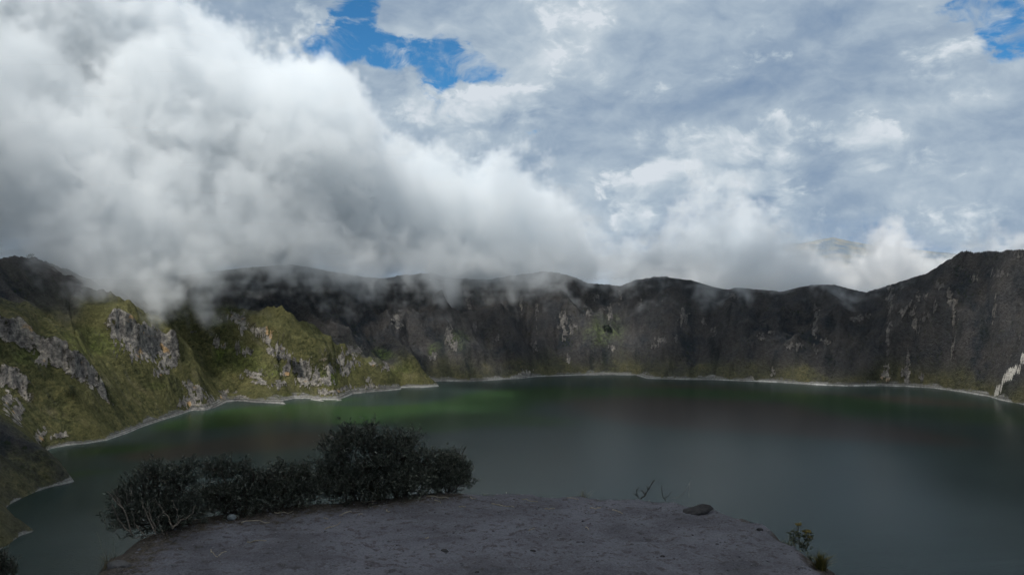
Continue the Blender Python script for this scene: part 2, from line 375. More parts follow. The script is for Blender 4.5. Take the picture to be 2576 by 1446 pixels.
    lines = b.noise(b.mapping(wall, (1/160., 1/1.6, 1)), 1., 3, .6)
    bandc = b.ramp(lines, [(.36, (.06, .06, .058)), (.5, (.14, .14, .135)), (.66, (.30, .30, .29))])
    bandc = b.mix(b.math('MULTIPLY', b.remap(n2, .5, .62), b.remap(sep.outputs[2], LAKE+3, LAKE+10)), bandc, grassc)
    edge = b.math('MULTIPLY', b.remap(sep.outputs[2], LAKE+1.6, LAKE+3.6, 1, 0), b.attr('bleach'))
    bandc = b.mix(b.math('MULTIPLY', edge, b.remap(b.noise(pos, 1/45., 3, .6), .40, .60, .15, 1.)), bandc, (.55, .55, .54))
    c = b.mix(band, c, bandc)
    v = b.math('MULTIPLY', b.remap(n3, .25, .75, .62, 1.38, smooth=False), b.remap(n2, .25, .75, .75, 1.25, smooth=False))
    c = b.mix(1., c, b.n('ShaderNodeCombineColor').outputs[0], 'MULTIPLY') if False else c
    hs = b.n('ShaderNodeHueSaturation'); b.link(c, hs.inputs['Color']); b.link(v, hs.inputs['Value'])
    hb = b.math('ADD', b.math('MULTIPLY', n3, 1.2), b.math('MULTIPLY', n2, 3.))
    hb = b.math('ADD', hb, b.math('MULTIPLY', streak, b.math('MULTIPLY', rmask, 5.)))
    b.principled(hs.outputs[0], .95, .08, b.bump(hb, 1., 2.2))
    return m
me = mesh_np('crater_wall', np.stack([GX, GY, H], -1), quads=grid_quads(NA, NR))
strip = (4 + 12*sstep(1350, 1750, GY + 60*gn))*(.75+.8*fbm2(TH/70, t*0+2.2, 3, 161))
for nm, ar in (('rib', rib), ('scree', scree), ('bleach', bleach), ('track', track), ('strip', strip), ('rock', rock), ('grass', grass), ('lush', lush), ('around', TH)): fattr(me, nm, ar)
WALL = wall_material()
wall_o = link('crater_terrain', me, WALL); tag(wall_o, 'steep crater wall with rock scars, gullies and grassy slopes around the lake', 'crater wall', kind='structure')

# ------------------------------------------------------------------ lake
def water_material():
    m, nt = new_mat('lake_water_mat'); b = NT(nt)
    geo = b.n('ShaderNodeNewGeometry'); pos = geo.outputs['Position']
    at = b.attr('sunlit_algae'); bt = b.attr('silt')
    n = b.noise(b.mapping(pos, (1/700., 1/260., 0)), 1., 5, .6, .6)
    c = b.mix(b.remap(n, .35, .65), (.017, .030, .027), (.026, .041, .039))
    c = b.mix(b.remap(b.math('ADD', bt, b.math('MULTIPLY', b.math('SUBTRACT', n, .5), .9)), .25, .8), c, (.033, .029, .025))
    c = b.mix(b.remap(b.math('ADD', at, b.math('MULTIPLY', b.math('SUBTRACT', n, .5), 1.0)), .3, .95), c, (.017, .040, .015))  # green patches: sunlit water and reflection painted into the lake colour
    hgt = b.noise(b.mapping(pos, (1/7., 1/3., 1)), 1., 5, .6)
    b.principled(c, .22, .065, b.bump(hgt, .30, .5))
    return m
wx, wy = np.meshgrid(np.arange(-1300, 1701, 20.), np.arange(300, 2701, 20.), indexing='ij')
me = mesh_np('lake', np.stack([wx, wy, np.full_like(wx, LAKE)], -1), quads=grid_quads(*wx.shape))
al = np.zeros_like(wx); si = np.zeros_like(wx)
def wblob(A, X, Y, w, h, amp):
    p = on_plane(X, Y, LAKE); D = math.hypot(*p)
    az = np.arctan2(wx, wy); el = np.arctan2(LAKE, np.hypot(wx, wy))
    a0 = math.atan2(p[0], p[1]); r0 = D; sx = w/F*D; sr = h/F*D*D/350.
    q = ((az-a0)*D/sx)**2 + ((np.hypot(wx, wy)-r0)/sr)**2
    A += amp*np.exp(-q)
for X, Y, w, h in [(1020,1040,200,22),(1180,1030,160,32),(1240,1000,130,22),(1090,1075,90,18),(900,1045,160,22),(700,1030,140,15),(1400,985,160,20),(300,1130,160,14),(210,1190,90,8),(2150,1030,150,26),(2500,1045,150,30),(1700,985,200,16),(2000,1000,200,14),(640,1040,200,16),(480,1070,120,14),(1330,1060,180,16),(850,1005,120,8),(560,1060,100,12)]: wblob(al, X, Y, w, h, .82)
for X, Y, w, h in [(1900,1035,350,45),(1650,1030,200,35),(700,1110,260,30),(2200,1090,300,20),(1400,1000,100,8),(2350,1010,250,14),(1700,970,200,8),(420,1140,120,14)]: wblob(si, X, Y, w, h, .8)
fattr(me, 'sunlit_algae', np.clip(al, 0, 1.2)); fattr(me, 'silt', np.clip(si, 0, 1.2))
lake_o = link('lake_water', me, water_material()); tag(lake_o, kind='structure', label='dark green crater lake filling the bowl', cat='lake')

# ------------------------------------------------------------------ sky: Nishita sky behind a broken cloud layer
def lin(r, g, b_):
    return tuple(((v/255/12.92) if v/255 <= .04045 else ((v/255+.055)/1.055)**2.4) for v in (r, g, b_))
w = bpy.data.worlds.new('World'); scene.world = w; w.use_nodes = True
w.node_tree.nodes.clear(); b = NT(w.node_tree)
dirv = b.n('ShaderNodeTexCoord').outputs['Generated']
sx = b.n('ShaderNodeSeparateXYZ'); b.link(dirv, sx.inputs[0])
az_ = b.math('MULTIPLY', b.math('ARCTAN2', sx.outputs[0], sx.outputs[1]), 180/math.pi)
el_ = b.math('MULTIPLY', b.math('ARCSINE', sx.outputs[2]), 180/math.pi)
cb = b.n('ShaderNodeCombineXYZ'); b.link(az_, cb.inputs[0]); b.link(el_, cb.inputs[1]); sky_p = cb.outputs[0]
wa = b.noise(dirv, 5., 4, .55, out='Color'); wb = b.noise(dirv, 22., 5, .6, out='Color')
off = b.vmath('ADD', b.vmath('MULTIPLY_ADD', wa, (9, 7, 0), (-4.5, -3.5, 0)), b.vmath('MULTIPLY_ADD', wb, (3.4, 2.6, 0), (-1.7, -1.3, 0)))
Pw = b.vmath('ADD', sky_p, off)
sq = b.vmath('MULTIPLY', dirv, (1, 1, 1.7))                        # clouds are wider than tall
N1 = b.noise(sq, 4.5, 9, .56, .3); N2 = b.noise(sq, 12., 8, .58, .2); N3 = b.noise(sq, 34., 6, .6, .2)
bwarp = b.vmath('MULTIPLY_ADD', b.noise(sq, 9., 3, .5, out='Color'), (.07, .07, .07), (-.035, -.035, -.035))
bq = b.vmath('ADD', sq, bwarp)
def billow(off):
    acc = None; P = b.vmath('ADD', bq, off)
    for sc, am in ((6.5, .50), (13.7, .27), (29., .15), (61., .085), (127., .05)):
        v = b.math('ABSOLUTE', b.math('MULTIPLY_ADD', b.noise(P, sc, 0, .5), 4., -2.))
        v = b.math('MULTIPLY', v, am); acc = v if acc is None else b.math('ADD', acc, v)
    return acc
W0 = billow((0, 0, 0)); W1 = billow((-.010, 0, .022)); W2 = billow((-.028, 0, .06))
relief = b.math('SUBTRACT', W0, b.math('ADD', b.math('MULTIPLY', W1, .6), b.math('MULTIPLY', W2, .4)))
def blobs(lst, P):
    acc = None
    for X, Y, rx, ry, rot, amp in lst:
        a0, e0 = azel(X, Y); a1, _ = azel(X+rx, Y); _, e1 = azel(X, Y-ry)
        mp = b.n('ShaderNodeMapping', vector_type='TEXTURE'); b.link(P, mp.inputs[0])
        mp.inputs['Location'].default_value = (a0, e0, 0); mp.inputs['Rotation'].default_value = (0, 0, R(rot))
        mp.inputs['Scale'].default_value = (abs(a1-a0), abs(e1-e0), 1)
        v = b.remap(b.vmath('LENGTH', mp.outputs[0]), 0., 1.6, amp, 0.)
        acc = v if acc is None else b.math('ADD', acc, v)
    return acc
light = blobs([(200,120,330,150,5,.24),(720,250,190,110,-22,.26),(1080,290,140,110,0,.26),(1400,90,160,110,0,.16),(1820,380,230,130,8,.22),(2240,400,150,90,-25,.16),(1400,560,190,130,-30,.20),(2440,230,140,110,0,.12),(2400,560,260,110,0,.10)], Pw)
dark = blobs([(120,500,240,160,0,-.20),(690,50,130,60,0,-.20),(1900,190,330,120,5,-.26),(1620,90,150,110,0,-.10),(2080,450,80,140,0,-.34),(1480,350,230,60,5,-.12),(2170,575,200,50,0,-.26),(1810,375,100,22,5,-.22),(2100,250,150,80,0,-.14)], Pw)
B = b.math('ADD', b.math('ADD', light, dark), b.math('MULTIPLY_ADD', b.math('SUBTRACT', N1, .5), .72, .52))
B = b.math('ADD', B, b.math('MULTIPLY', b.math('SUBTRACT', N2, .5), .2))
B = b.math('ADD', B, b.math('MULTIPLY', b.math('SUBTRACT', N3, .5), .12))
F0 = b.noise(bq, 8., 6, .55); F1 = b.noise(b.vmath('ADD', bq, (-.012, 0, .028)), 8., 6, .55)
frel = b.math('SUBTRACT', F0, F1)
B = b.math('ADD', B, b.math('MULTIPLY', frel, 1.7))
puffs = blobs([(1800,325,170,62,6,.8),(1740,400,130,60,0,.6),(1880,425,150,55,10,.85),(1950,430,60,130,0,.7),(1700,462,180,40,0,.6),(2240,395,120,60,-25,.75),(1570,555,50,30,0,.75),(2420,520,140,34,8,.6),(1990,500,90,34,10,.6),(1045,235,70,65,0,.9),(1120,330,130,80,-20,.65),(2480,640,170,26,5,.6),(1420,50,130,90,0,.5),(2420,200,120,80,0,.45),(770,40,60,70,0,.7),(1300,260,150,60,0,.4)], Pw)
WF = b.math('SUBTRACT', W0, .42)
fine = b.math('SUBTRACT', b.noise(bq, 55., 5, .62, .3), .5)
pd = b.math('ADD', b.math('ADD', puffs, b.math('ADD', b.math('MULTIPLY', WF, .8), b.math('MULTIPLY', b.math('SUBTRACT', F0, .5), 1.6))), b.math('MULTIPLY', fine, 1.1))
puff = b.remap(pd, .22, .72)
edge_l = b.math('MULTIPLY', puff, b.remap(pd, .45, 1.3, 1., .35))
B = b.math('ADD', B, b.math('MULTIPLY', edge_l, b.math('ADD', b.math('ADD', .21, b.math('MULTIPLY', relief, .8)), b.math('MULTIPLY', frel, 1.9))))
B = b.math('ADD', B, b.math('MULTIPLY', fine, .20))
B = b.math('MULTIPLY_ADD', B, .86, .02, clamp=True)
cloudc = b.ramp(B, [(0., lin(124, 147, 175)), (.28, lin(146, 165, 186)), (.55, lin(170, 186, 201)), (.8, lin(194, 206, 216)), (1., lin(214, 222, 230))])
hole = blobs([(885,50,60,110,0,1.),(820,130,90,50,0,1.),(960,130,110,45,0,1.),(1080,150,130,55,0,1.),(1190,185,90,32,0,.9),(1105,230,45,50,0,1.),(940,10,40,60,0,.9),
  (2545,80,95,75,0,1.3),(2400,45,60,40,0,.9),(2480,60,60,40,0,.8),(1150,292,60,26,0,.62),(1310,300,90,26,0,.60),(2270,-10,60,20,0,.8)], b.vmath('ADD', sky_p, b.vmath('MULTIPLY', off, (.45, .45, 0))))
hn = b.math('ADD', b.math('MULTIPLY', WF, -1.7), b.math('MULTIPLY', fine, 1.9))
hole = b.remap(b.math('ADD', hole, b.math('MULTIPLY', hn, b.math('MULTIPLY', hole, 2.2, clamp=True))), .18, 1.0)
wisp = b.remap(b.noise(b.vmath('MULTIPLY', bq, (1, 1, .7)), 15., 8, .62, .8), .47, .72)
hole = b.math('MULTIPLY', hole, b.math('MULTIPLY_ADD', wisp, -.85, 1.))
gap = blobs([(2330,628,200,36,0,.8),(2180,580,120,30,0,.5)], Pw)
cloudc = b.mix(b.math('MULTIPLY', b.math('MULTIPLY', gap, b.remap(N3, .35, .6, 1, .3)), .8), cloudc, lin(98, 137, 183))
st = b.n('ShaderNodeTexSky', sky_type='NISHITA'); st.sun_disc = False; st.sun_elevation = R(SUN_EL); st.sun_rotation = R(SUN_AZ)
st.altitude = 3850; st.air_density = 1.; st.dust_density = .3; st.ozone_density = 2.
skyc = b.mix(1., st.outputs[0], (.40, .98, 1.2), 'MULTIPLY')
STR = .1
cl10 = b.vmath('SCALE', cloudc); cl10.node.inputs['Scale'].default_value = 1/STR
tot = b.mix(hole, cl10, skyc)
# below the horizon: dark land
tot = b.mix(b.remap(el_, -9., -6., 1, 0), tot, tuple(v/STR for v in (.06, .065, .07)))
bgn = b.n('ShaderNodeBackground'); b.link(tot, bgn.inputs[0]); bgn.inputs[1].default_value = STR
wo = b.n('ShaderNodeOutputWorld'); b.link(bgn.outputs[0], wo.inputs[0])

# ------------------------------------------------------------------ clouds (real volumes)
def volume_material(name, density, aniso=.0, col=(1, 1, 1), attr='density'):
    m, nt = new_mat(name); b = NT(nt)
    pv = b.n('ShaderNodeVolumePrincipled')
    pv.inputs['Color'].default_value = (*col, 1); pv.inputs['Anisotropy'].default_value = aniso
    pv.inputs['Density Attribute'].default_value = attr; pv.inputs['Density'].default_value = density
    o = b.n('ShaderNodeOutputMaterial'); b.link(pv.outputs[0], o.inputs['Volume'])
    return m

def cloud_volume(name, lo, hi, step, field, mat, n_amp, n_scales, soft, seed=0., vox=8., thin=0.):
    """a cloud: FIELD gives metres inside its outline on a lattice; noise frays it; filled as a fog volume"""
    lo = np.array(lo, float); res = np.ceil((np.array(hi)-lo)/step).astype(int)+1; hi = lo+(res-1)*step
    ax = [np.arange(res[k])*step+lo[k] for k in range(3)]
    X3, Y3, Z3 = np.meshgrid(*ax, indexing='ij')
    S = field(X3.astype(np.float32), Y3.astype(np.float32), Z3.astype(np.float32)).astype(np.float32)
    me = bpy.data.meshes.new(name); me.vertices.add(S.size)
    me.vertices.foreach_set('co', np.stack([X3, Y3, Z3], -1).astype(np.float32).ravel())
    fattr(me, 'inside', S)
    o = link(name, me, mat)
    g = bpy.data.node_groups.new(name+'_field', 'GeometryNodeTree')
    g.interface.new_socket('Geometry', in_out='INPUT', socket_type='NodeSocketGeometry')
    g.interface.new_socket('Geometry', in_out='OUTPUT', socket_type='NodeSocketGeometry')
    b = NT(g)
    gi, go = b.n('NodeGroupInput'), b.n('NodeGroupOutput')
    pos = b.n('GeometryNodeInputPosition').outputs[0]
    q = b.vmath('MULTIPLY_ADD', pos, (1/step,)*3, tuple(-lo/step))
    sp = b.n('ShaderNodeSeparateXYZ'); b.link(q, sp.inputs[0])
    ii = [b.math('MINIMUM', b.math('MAXIMUM', b.math('ROUND', sp.outputs[k]), 0), float(res[k]-1)) for k in range(3)]
    idx = b.math('ADD', b.math('MULTIPLY', b.math('ADD', b.math('MULTIPLY', ii[0], float(res[1])), ii[1]), float(res[2])), ii[2])
    si = b.n('GeometryNodeSampleIndex', data_type='FLOAT', domain='POINT')
    na = b.n('GeometryNodeInputNamedAttribute', data_type='FLOAT'); na.inputs['Name'].default_value = 'inside'
    b.link(gi.outputs[0], si.inputs['Geometry']); b.link(na.outputs[0], si.inputs['Value']); b.link(idx, si.inputs['Index'])
    s = si.outputs[0]
    P = b.vmath('ADD', pos, (seed*1000, seed*371, 0))
    for (sc, det, ro, typ), amp in zip(n_scales, n_amp):
        nn = b.noise(P, 1/sc, det, ro, .9)
        if typ == 'billow': nn = b.math('MULTIPLY', b.math('ABSOLUTE', b.math('SUBTRACT', nn, .5)), -4.); nn = b.math('ADD', nn, .9)
        s = b.math('MULTIPLY_ADD', b.math('SUBTRACT', nn, .5), amp, s)
    den = b.remap(s, soft[0], soft[1], 0., 1.)
    pz = b.n('ShaderNodeSeparateXYZ'); b.link(pos, pz.inputs[0])
    if thin: den = b.math('MULTIPLY', den, b.remap(s, 0., thin, b.remap(pz.outputs[2], 60., 320., .25, .95), 1.))      # frayed, thinner outer part
    vc = b.n('GeometryNodeVolumeCube')
    b.link(den, vc.inputs['Density']); vc.inputs['Background'].default_value = 0
    vc.inputs['Min'].default_value = tuple(lo); vc.inputs['Max'].default_value = tuple(hi)
    for k, ch in enumerate('XYZ'): vc.inputs['Resolution '+ch].default_value = int((hi[k]-lo[k])/vox)
    sm = b.n('GeometryNodeSetMaterial'); sm.inputs['Material'].default_value = mat
    b.link(vc.outputs[0], sm.inputs['Geometry']); b.link(sm.outputs[0], go.inputs[0])
    md = o.modifiers.new('cloud', 'NODES'); md.node_group = g
    return o

def px_of(x, y, z):
    c, s_ = math.cos(PITCH), math.sin(PITCH)
    zc = y*c - z*s_; yc = y*s_ + z*c
    return CX + x/zc*F, CY - yc/zc*F
low_e = np.array([(-300,560),(-100,620),(0,640),(60,650),(110,668),(150,715),(185,765),(230,800),(300,818),(360,792),(420,775),(470,725),(500,775),(560,775),(600,745),(660,702),(700,680),(745,656),(800,662),(860,680),(960,690),(1060,682),(1090,730),(1120,790),(1160,765),(1230,712),(1320,695),(1400,690),(1480,708),(1560,712),(1620,700),(1660,692),(1700,700),(1760,725),(1900,760)], float)
up_e = np.array([(-300,-400),(300,-300),(450,60),(560,110),(620,140),(820,190),(900,270),(950,400),(1000,430),(1150,450),(1280,440),(1400,500),(1480,590),(1560,640),(1640,620),(1760,500),(1860,520),(1960,610),(2060,690),(2120,760)], float)
def bank_field(x, y, z):
    X, Y = px_of(x, y, z); r = np.hypot(x, y)
    yl = np.interp(X, low_e[:, 0], low_e[:, 1]); yu = np.interp(X, up_e[:, 0], up_e[:, 1])
    up = sstep(40, 330, z)
    r0 = np.interp(X, bank_r[:, 0], bank_r[:, 1])*(1-up) + np.interp(X, [-300, 300, 900, 1400, 1800], [2000, 2080, 2330, 2600, 2950])*up + np.maximum(z, 0)*.7
    k = r/F
    a = np.minimum((yl-Y)*k, (Y-yu)*k)
    return np.minimum(np.minimum(a, r-r0), r0+650-r)
bank_r = []
for X in range(-300, 1701, 100):
    Yl = np.interp(X, low_e[:, 0], low_e[:, 1])
    p = hit(X, Yl-2, 0); bank_r.append((X, min(math.hypot(p[0], p[1]), 2950)-130))
bank_r.append((1800, 2950)); bank_r.append((2200, 3000))
bank_r = np.array(bank_r)
_q = bank_r[:, 1].copy()
for _ in range(4): _q = np.convolve(np.pad(np.minimum(_q, np.minimum(np.roll(_q, 1), np.roll(_q, -1))*.5+_q*.5), 2, 'edge'), [.1, .2, .4, .2, .1], 'valid')
bank_r[:, 1] = _q
CLOUD = volume_material('cloud_bank_mat', .0135, col=(.960, .983, 1.))
bank = cloud_volume('cloud_bank', (-1750, 1600, -200), (1250, 3500, 1050), 14., bank_field, CLOUD,
    (520, 420, 370, 230), ((430, 3, .5, 'fbm'), (180, 3, .55, 'fbm'), (75, 3, .62, 'fbm'), (28, 3, .65, 'fbm')), (-12, 40), vox=9., thin=170.)
tag(bank, 'thick white cloud bank spilling over the crater rim and hiding the peaks', 'cloud', kind='stuff')

# thin scraps of cloud drifting behind the lowest part of the rim
sc_low = np.array([(1640,740),(2180,750),(2420,700),(2640,650)], float)
def scrap_field(x, y, z):
    X, Y = px_of(x, y, z); r = np.hypot(x, y); k = r/F
    top = np.interp(X, [1850,1950,2000,2080,2140,2185,2215,2250,2290,2330,2360,2420,2500,2560,2640], [640,600,625,655,650,625,575,562,600,640,660,645,618,620,605])
    a = np.minimum(Y-top, 780-Y)*k
    return np.minimum(np.minimum(a, r-3050), 3560-r)-18
WISP = volume_material('cloud_scrap_mat', .010)
scrapc = cloud_volume('cloud_scraps', (500, 2600, -200), (1950, 3500, 260), 16., scrap_field, WISP,
    (480, 380, 260), ((170, 3, .55, 'fbm'), (70, 3, .6, 'fbm'), (30, 3, .65, 'fbm')), (-5, 75), seed=3., vox=9.)
tag(scrapc, 'thin scraps of cloud drifting behind the lowest dip of the rim', 'cloud', kind='stuff')
# far uplands seen through the scraps
ha, hr = np.meshgrid(np.radians(np.arange(8, 42, .12)), np.geomspace(6500, 24000, 150), indexing='ij')
hx, hy = hr*np.sin(ha), hr*np.cos(ha)
hz = -950 + 1200*sstep(6500, 19000, hr + 2500*fbm2(hx/4000, hy/4000, 3, 501))*np.clip(1.1-.5*np.abs(np.degrees(ha)-21)/14, .3, 1.2) + 150*fbm2(hx/1800, hy/1800, 6, 511) - .9*np.maximum(hr-19500, 0)*.3
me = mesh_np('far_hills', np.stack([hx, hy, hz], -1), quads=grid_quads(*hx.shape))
m, nt = new_mat('hazed_upland_mat'); b = NT(nt)
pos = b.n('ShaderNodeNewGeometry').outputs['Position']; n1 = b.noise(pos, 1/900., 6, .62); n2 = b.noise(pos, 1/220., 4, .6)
c = b.ramp(b.math('ADD', b.math('MULTIPLY', n1, .6), b.math('MULTIPLY', n2, .4)), [(.36, (.09, .14, .21)), (.47, (.16, .19, .215)), (.56, (.215, .22, .21)), (.68, (.29, .28, .24))])  # pale blue ramp paints the distance haze into the hills
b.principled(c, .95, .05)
hills = link('far_hills', me, m); tag(hills, 'brown uplands far beyond the rim, paled by painted haze', 'hills', kind='structure')
scene.cycles.volume_bounces = 10
scene.cycles.max_bounces = 12
scene.cycles.volume_max_steps = 256
# ------------------------------------------------------------------ unseen cloud deck added for shade: gaps shaped to light chosen patches
DECK = 1400.
def to_deck(p):
    return np.array([p[0], p[1]]) + SUN[:2]/SUN[2]*(DECK-p[2])
def ground_pt(X, Y):
    d = ray(X, Y); a = math.atan2(d[0], d[1]); el = d[2]/math.hypot(d[0], d[1])
    i = int(np.clip(round((a-AZ[0])/(AZ[1]-AZ[0])), 0, NA-1))
    k = np.nonzero((np.maximum(H[i], LAKE) >= RR*el) & (RR > 300))[0]
    r = RR[k[0]] if len(k) else 2700.
    return np.array([r*math.sin(a), r*math.cos(a), r*el])
lit = [(-150,800),(60,800),(150,820),(230,840),(450,830),(530,790),(620,775),(680,815),(770,865),(900,890),(1000,935),(1110,965),(1290,990),(1250,1040),(900,1052),(620,1052),(490,1045),(340,1095),(170,1118),(90,1085),(-100,1010)]
LP = np.array([to_deck(ground_pt(*q)) for q in lit])
bankp = np.array([to_deck(p) for p in [(-2200,1450,450),(-1100,1850,450),(-500,2360,450),(150,2780,400),(500,2900,300),(700,3500,300),(-1500,3800,450),(-2600,3000,450)]])
dxs = np.arange(-4200, 2401, 60.); dys = np.arange(-2000, 3661, 60.)
DX, DY = np.meshgrid(dxs, dys, indexing='ij')
wx_ = DX + fbm2(DX/300, DY/300, 3, 201)*110; wy_ = DY + fbm2(DX/300, DY/300, 3, 205)*110
def soft_poly(P, soft):
    d, _, i = poly_dist(wx_, wy_, P); return sstep(-soft, soft*.6, np.where(i, d, -d))
scrapp = np.array([to_deck(p) for p in [(350,2950,150),(1000,2900,150),(2300,2700,100),(2600,4200,100),(400,4200,150)]])
T = np.maximum(np.maximum(soft_poly(LP, 85)*(.5+.5*sstep(-.28, .12, fbm2(wx_/330+3.1, wy_/240, 3, 221))), soft_poly(bankp, 200)*.88), soft_poly(scrapp, 120)*.8)
for X, Y, r, a in [(1520,832,170,1.),(1145,855,100,1.),(1430,765,170,.7),(2565,800,220,.85),(2010,955,150,.6),(2300,1000,140,.45),(1395,705,150,.6),(1090,875,90,.9),(2560,950,110,.8)]:
    c = to_deck(ground_pt(X, Y)); T = np.maximum(T, a*np.exp(-(((wx_-c[0])**2+(wy_-c[1])**2)/r**2)))
edge_f = np.clip(np.minimum(np.minimum(DX-dxs[0], dxs[-1]-DX), np.minimum(DY-dys[0], dys[-1]-DY))/240, 0, 1)
SIG = .04
tau = -np.log(np.clip(T, .012, 1.))*edge_f*(1+.25*fbm2(DX/250, DY/250, 3, 211))
th_ = tau/SIG*SUN[2]; th_[th_ < 1.5] = 0
n, m_ = DX.shape
top = np.stack([DX, DY, DECK+th_*.6], -1).reshape(-1, 3); bot = np.stack([DX, DY, DECK-th_*.4], -1).reshape(-1, 3)
flat = th_.ravel() == 0
bi = np.where(flat, np.arange(n*m_), np.arange(n*m_)+n*m_)
q = grid_quads(n, m_); keep = ~flat[q].all(1); q = q[keep]
Q = np.concatenate([q, bi[q][:, ::-1]])
used, inv = np.unique(Q, return_inverse=True)
me = mesh_np('shade_cloud_deck', np.concatenate([top, bot])[used], quads=inv.reshape(Q.shape))
m, nt = new_mat('shade_cloud_deck_mat'); b = NT(nt)
vs = b.n('ShaderNodeVolumeScatter'); vs.inputs['Color'].default_value = (1, 1, 1, 1); vs.inputs['Density'].default_value = SIG; vs.inputs['Anisotropy'].default_value = .3
oo = b.n('ShaderNodeOutputMaterial'); b.link(vs.outputs[0], oo.inputs['Volume'])
deck = link('shade_cloud_deck', me, m); tag(deck, 'unseen broken cloud layer added high over the lake to shade it', 'cloud', kind='stuff')

# ------------------------------------------------------------------ gravel ledge the photographer stands on
PZ0, PSL = -1.70, -.053
def plane_pt(X, Y):
    d = ray(X, Y); k = PZ0/(d[2]-PSL*d[1]); return d*k
edge_px = [(205,1446),(235,1425),(290,1405),(316,1380),(330,1352),(420,1322),(500,1296),(600,1278),(720,1268),(820,1258),(900,1250),(960,1245),(1050,1236),(1120,1234),(1250,1237),(1380,1240),(1450,1243),(1530,1246),(1600,1251),(1660,1257),(1720,1263),(1775,1270),(1850,1288),(1930,1318),(1975,1345),(2010,1368),(2045,1392),(2075,1414),(2112,1446)]
ED = [tuple(plane_pt(X, Y)[:2]) for X, Y in edge_px]
ED = [(-3.6, -2.5), (-3.3, 2), (-2.95, 4.2)] + ED + [(2.15, 4.2), (2.6, 2), (3., -2.5)]
EP = np.array(ED, np.float32)
def ledge_noise(x, y):
    return fbm2(x/.9, y/.9, 3, 301)*.035 + fbm2(x/.22, y/.22, 3, 311)*.028 + fbm2(x/.07, y/.07, 3, 321)*.011
def ledge_z(x, y):
    x = np.atleast_1d(np.asarray(x, np.float32)); y = np.atleast_1d(np.asarray(y, np.float32))
    d, _, ins = poly_dist(x + fbm2(x/.3, y/.3, 3, 331)*.10, y + fbm2(x/.3, y/.3, 3, 335)*.06, EP)
    sd = np.where(ins, d, -d)
    drop = np.where(sd < .12, ((.12-sd)**2)/((.12-sd)+.18)*1.15, 0)
    return PZ0 + PSL*y + ledge_noise(x, y) - drop, sd
lx, ly = np.meshgrid(np.arange(-6.5, 6.01, .032), np.arange(-2.4, 11.5, .032), indexing='ij')
lz, lsd = ledge_z(lx.ravel(), ly.ravel()); lz = lz.reshape(lx.shape); lsd = lsd.reshape(lx.shape)
me = mesh_np('gravel_ledge', np.stack([lx, ly, lz], -1), quads=grid_quads(*lx.shape))
# plant litter gathers along the shrubs
SB = np.array([plane_pt(X, Y)[:2] for X, Y in [(200,1440),(330,1350),(430,1320),(560,1295),(720,1272),(860,1258),(960,1250),(1060,1240)]])
dl, _, _ = poly_dist(lx.astype(np.float32), ly.astype(np.float32), SB, closed=False)
fattr(me, 'litter', np.clip(1-dl/.75, 0, 1)); fattr(me, 'brink', sstep(.25, -.1, lsd))
m, nt = new_mat('grey_gravel_mat'); b = NT(nt)
pos = b.n('ShaderNodeNewGeometry').outputs['Position']
g1 = b.noise(pos, 2.2, 5, .6); g2 = b.noise(pos, 14, 5, .65); g3 = b.noise(pos, 70, 4, .7)
vo = b.n('ShaderNodeTexVoronoi'); b.link(pos, vo.inputs['Vector']); vo.inputs['Scale'].default_value = 45.
c = b.mix(b.remap(g1, .32, .66), (.092, .094, .110), (.150, .154, .182))
c = b.mix(b.math('MULTIPLY', b.remap(g2, .50, .66), .8), c, (.060, .055, .056))
c = b.mix(b.math('MULTIPLY', b.remap(vo.outputs['Distance'], .0, .25, 1, 0), b.remap(g2, .45, .6)), c, (.23, .23, .25))
lt = b.remap(b.math('ADD', b.attr('litter'), b.math('MULTIPLY', b.math('SUBTRACT', g2, .5), 1.2)), .30, .75)
c = b.mix(b.math('MULTIPLY', lt, .85), c, b.mix(b.remap(g3, .35, .65), (.030, .026, .020), (.085, .070, .048)))
br = b.remap(b.math('ADD', b.attr('brink'), b.math('MULTIPLY', b.math('SUBTRACT', g2, .5), .8)), .45, .8)
c = b.mix(br, c, (.060, .052, .046))
hs = b.n('ShaderNodeHueSaturation'); b.link(c, hs.inputs['Color']); b.link(b.remap(g3, .25, .75, .6, 1.4, smooth=False), hs.inputs['Value'])
hh = b.math('ADD', b.math('MULTIPLY', g2, .03), b.math('MULTIPLY', g3, .012))
b.principled(hs.outputs[0], .95, .1, b.bump(hh, .9, 1.))
GRAVEL = m
lo_ = link('gravel_ledge_ground', me, GRAVEL); tag(lo_, 'bare grey gravel ledge above the lake', 'ground', kind='structure')

# loose pebbles
def ico(sub=1):
    bm = bmesh.new(); bmesh.ops.create_icosphere(bm, subdivisions=sub, radius=1.)
    V = np.array([v.co for v in bm.verts]); Fc = np.array([[v.index for v in f.verts] for f in bm.faces]); bm.free(); return V, Fc
IV, IF = ico(1)
def stones(n, smin, smax, xr, yr, minsd=.06):
    xs = rng.uniform(*xr, n*2); ys = rng.uniform(*yr, n*2)
    z, sd = ledge_z(xs, ys); k = np.nonzero(sd > minsd)[0][:n]
    xs, ys, z = xs[k], ys[k], z[k]; n = len(k)
    s = smin*(smax/smin)**(rng.random(n)**2.5)
    V = IV[None]*(1+rng.normal(0, .16, (n, len(IV), 1)))*(s[:, None, None])*rng.uniform(.6, 1.2, (n, 1, 3))*np.array([1, 1, .6])
    a = rng.uniform(0, 6.28, n); ca, sa = np.cos(a)[:, None], np.sin(a)[:, None]
    V = np.stack([V[..., 0]*ca-V[..., 1]*sa, V[..., 0]*sa+V[..., 1]*ca, V[..., 2]], -1)
    V += np.stack([xs, ys, z+s*.15], -1)[:, None]
    return V.reshape(-1, 3), (IF[None]+np.arange(n)[:, None, None]*len(IV)).reshape(-1, 3)
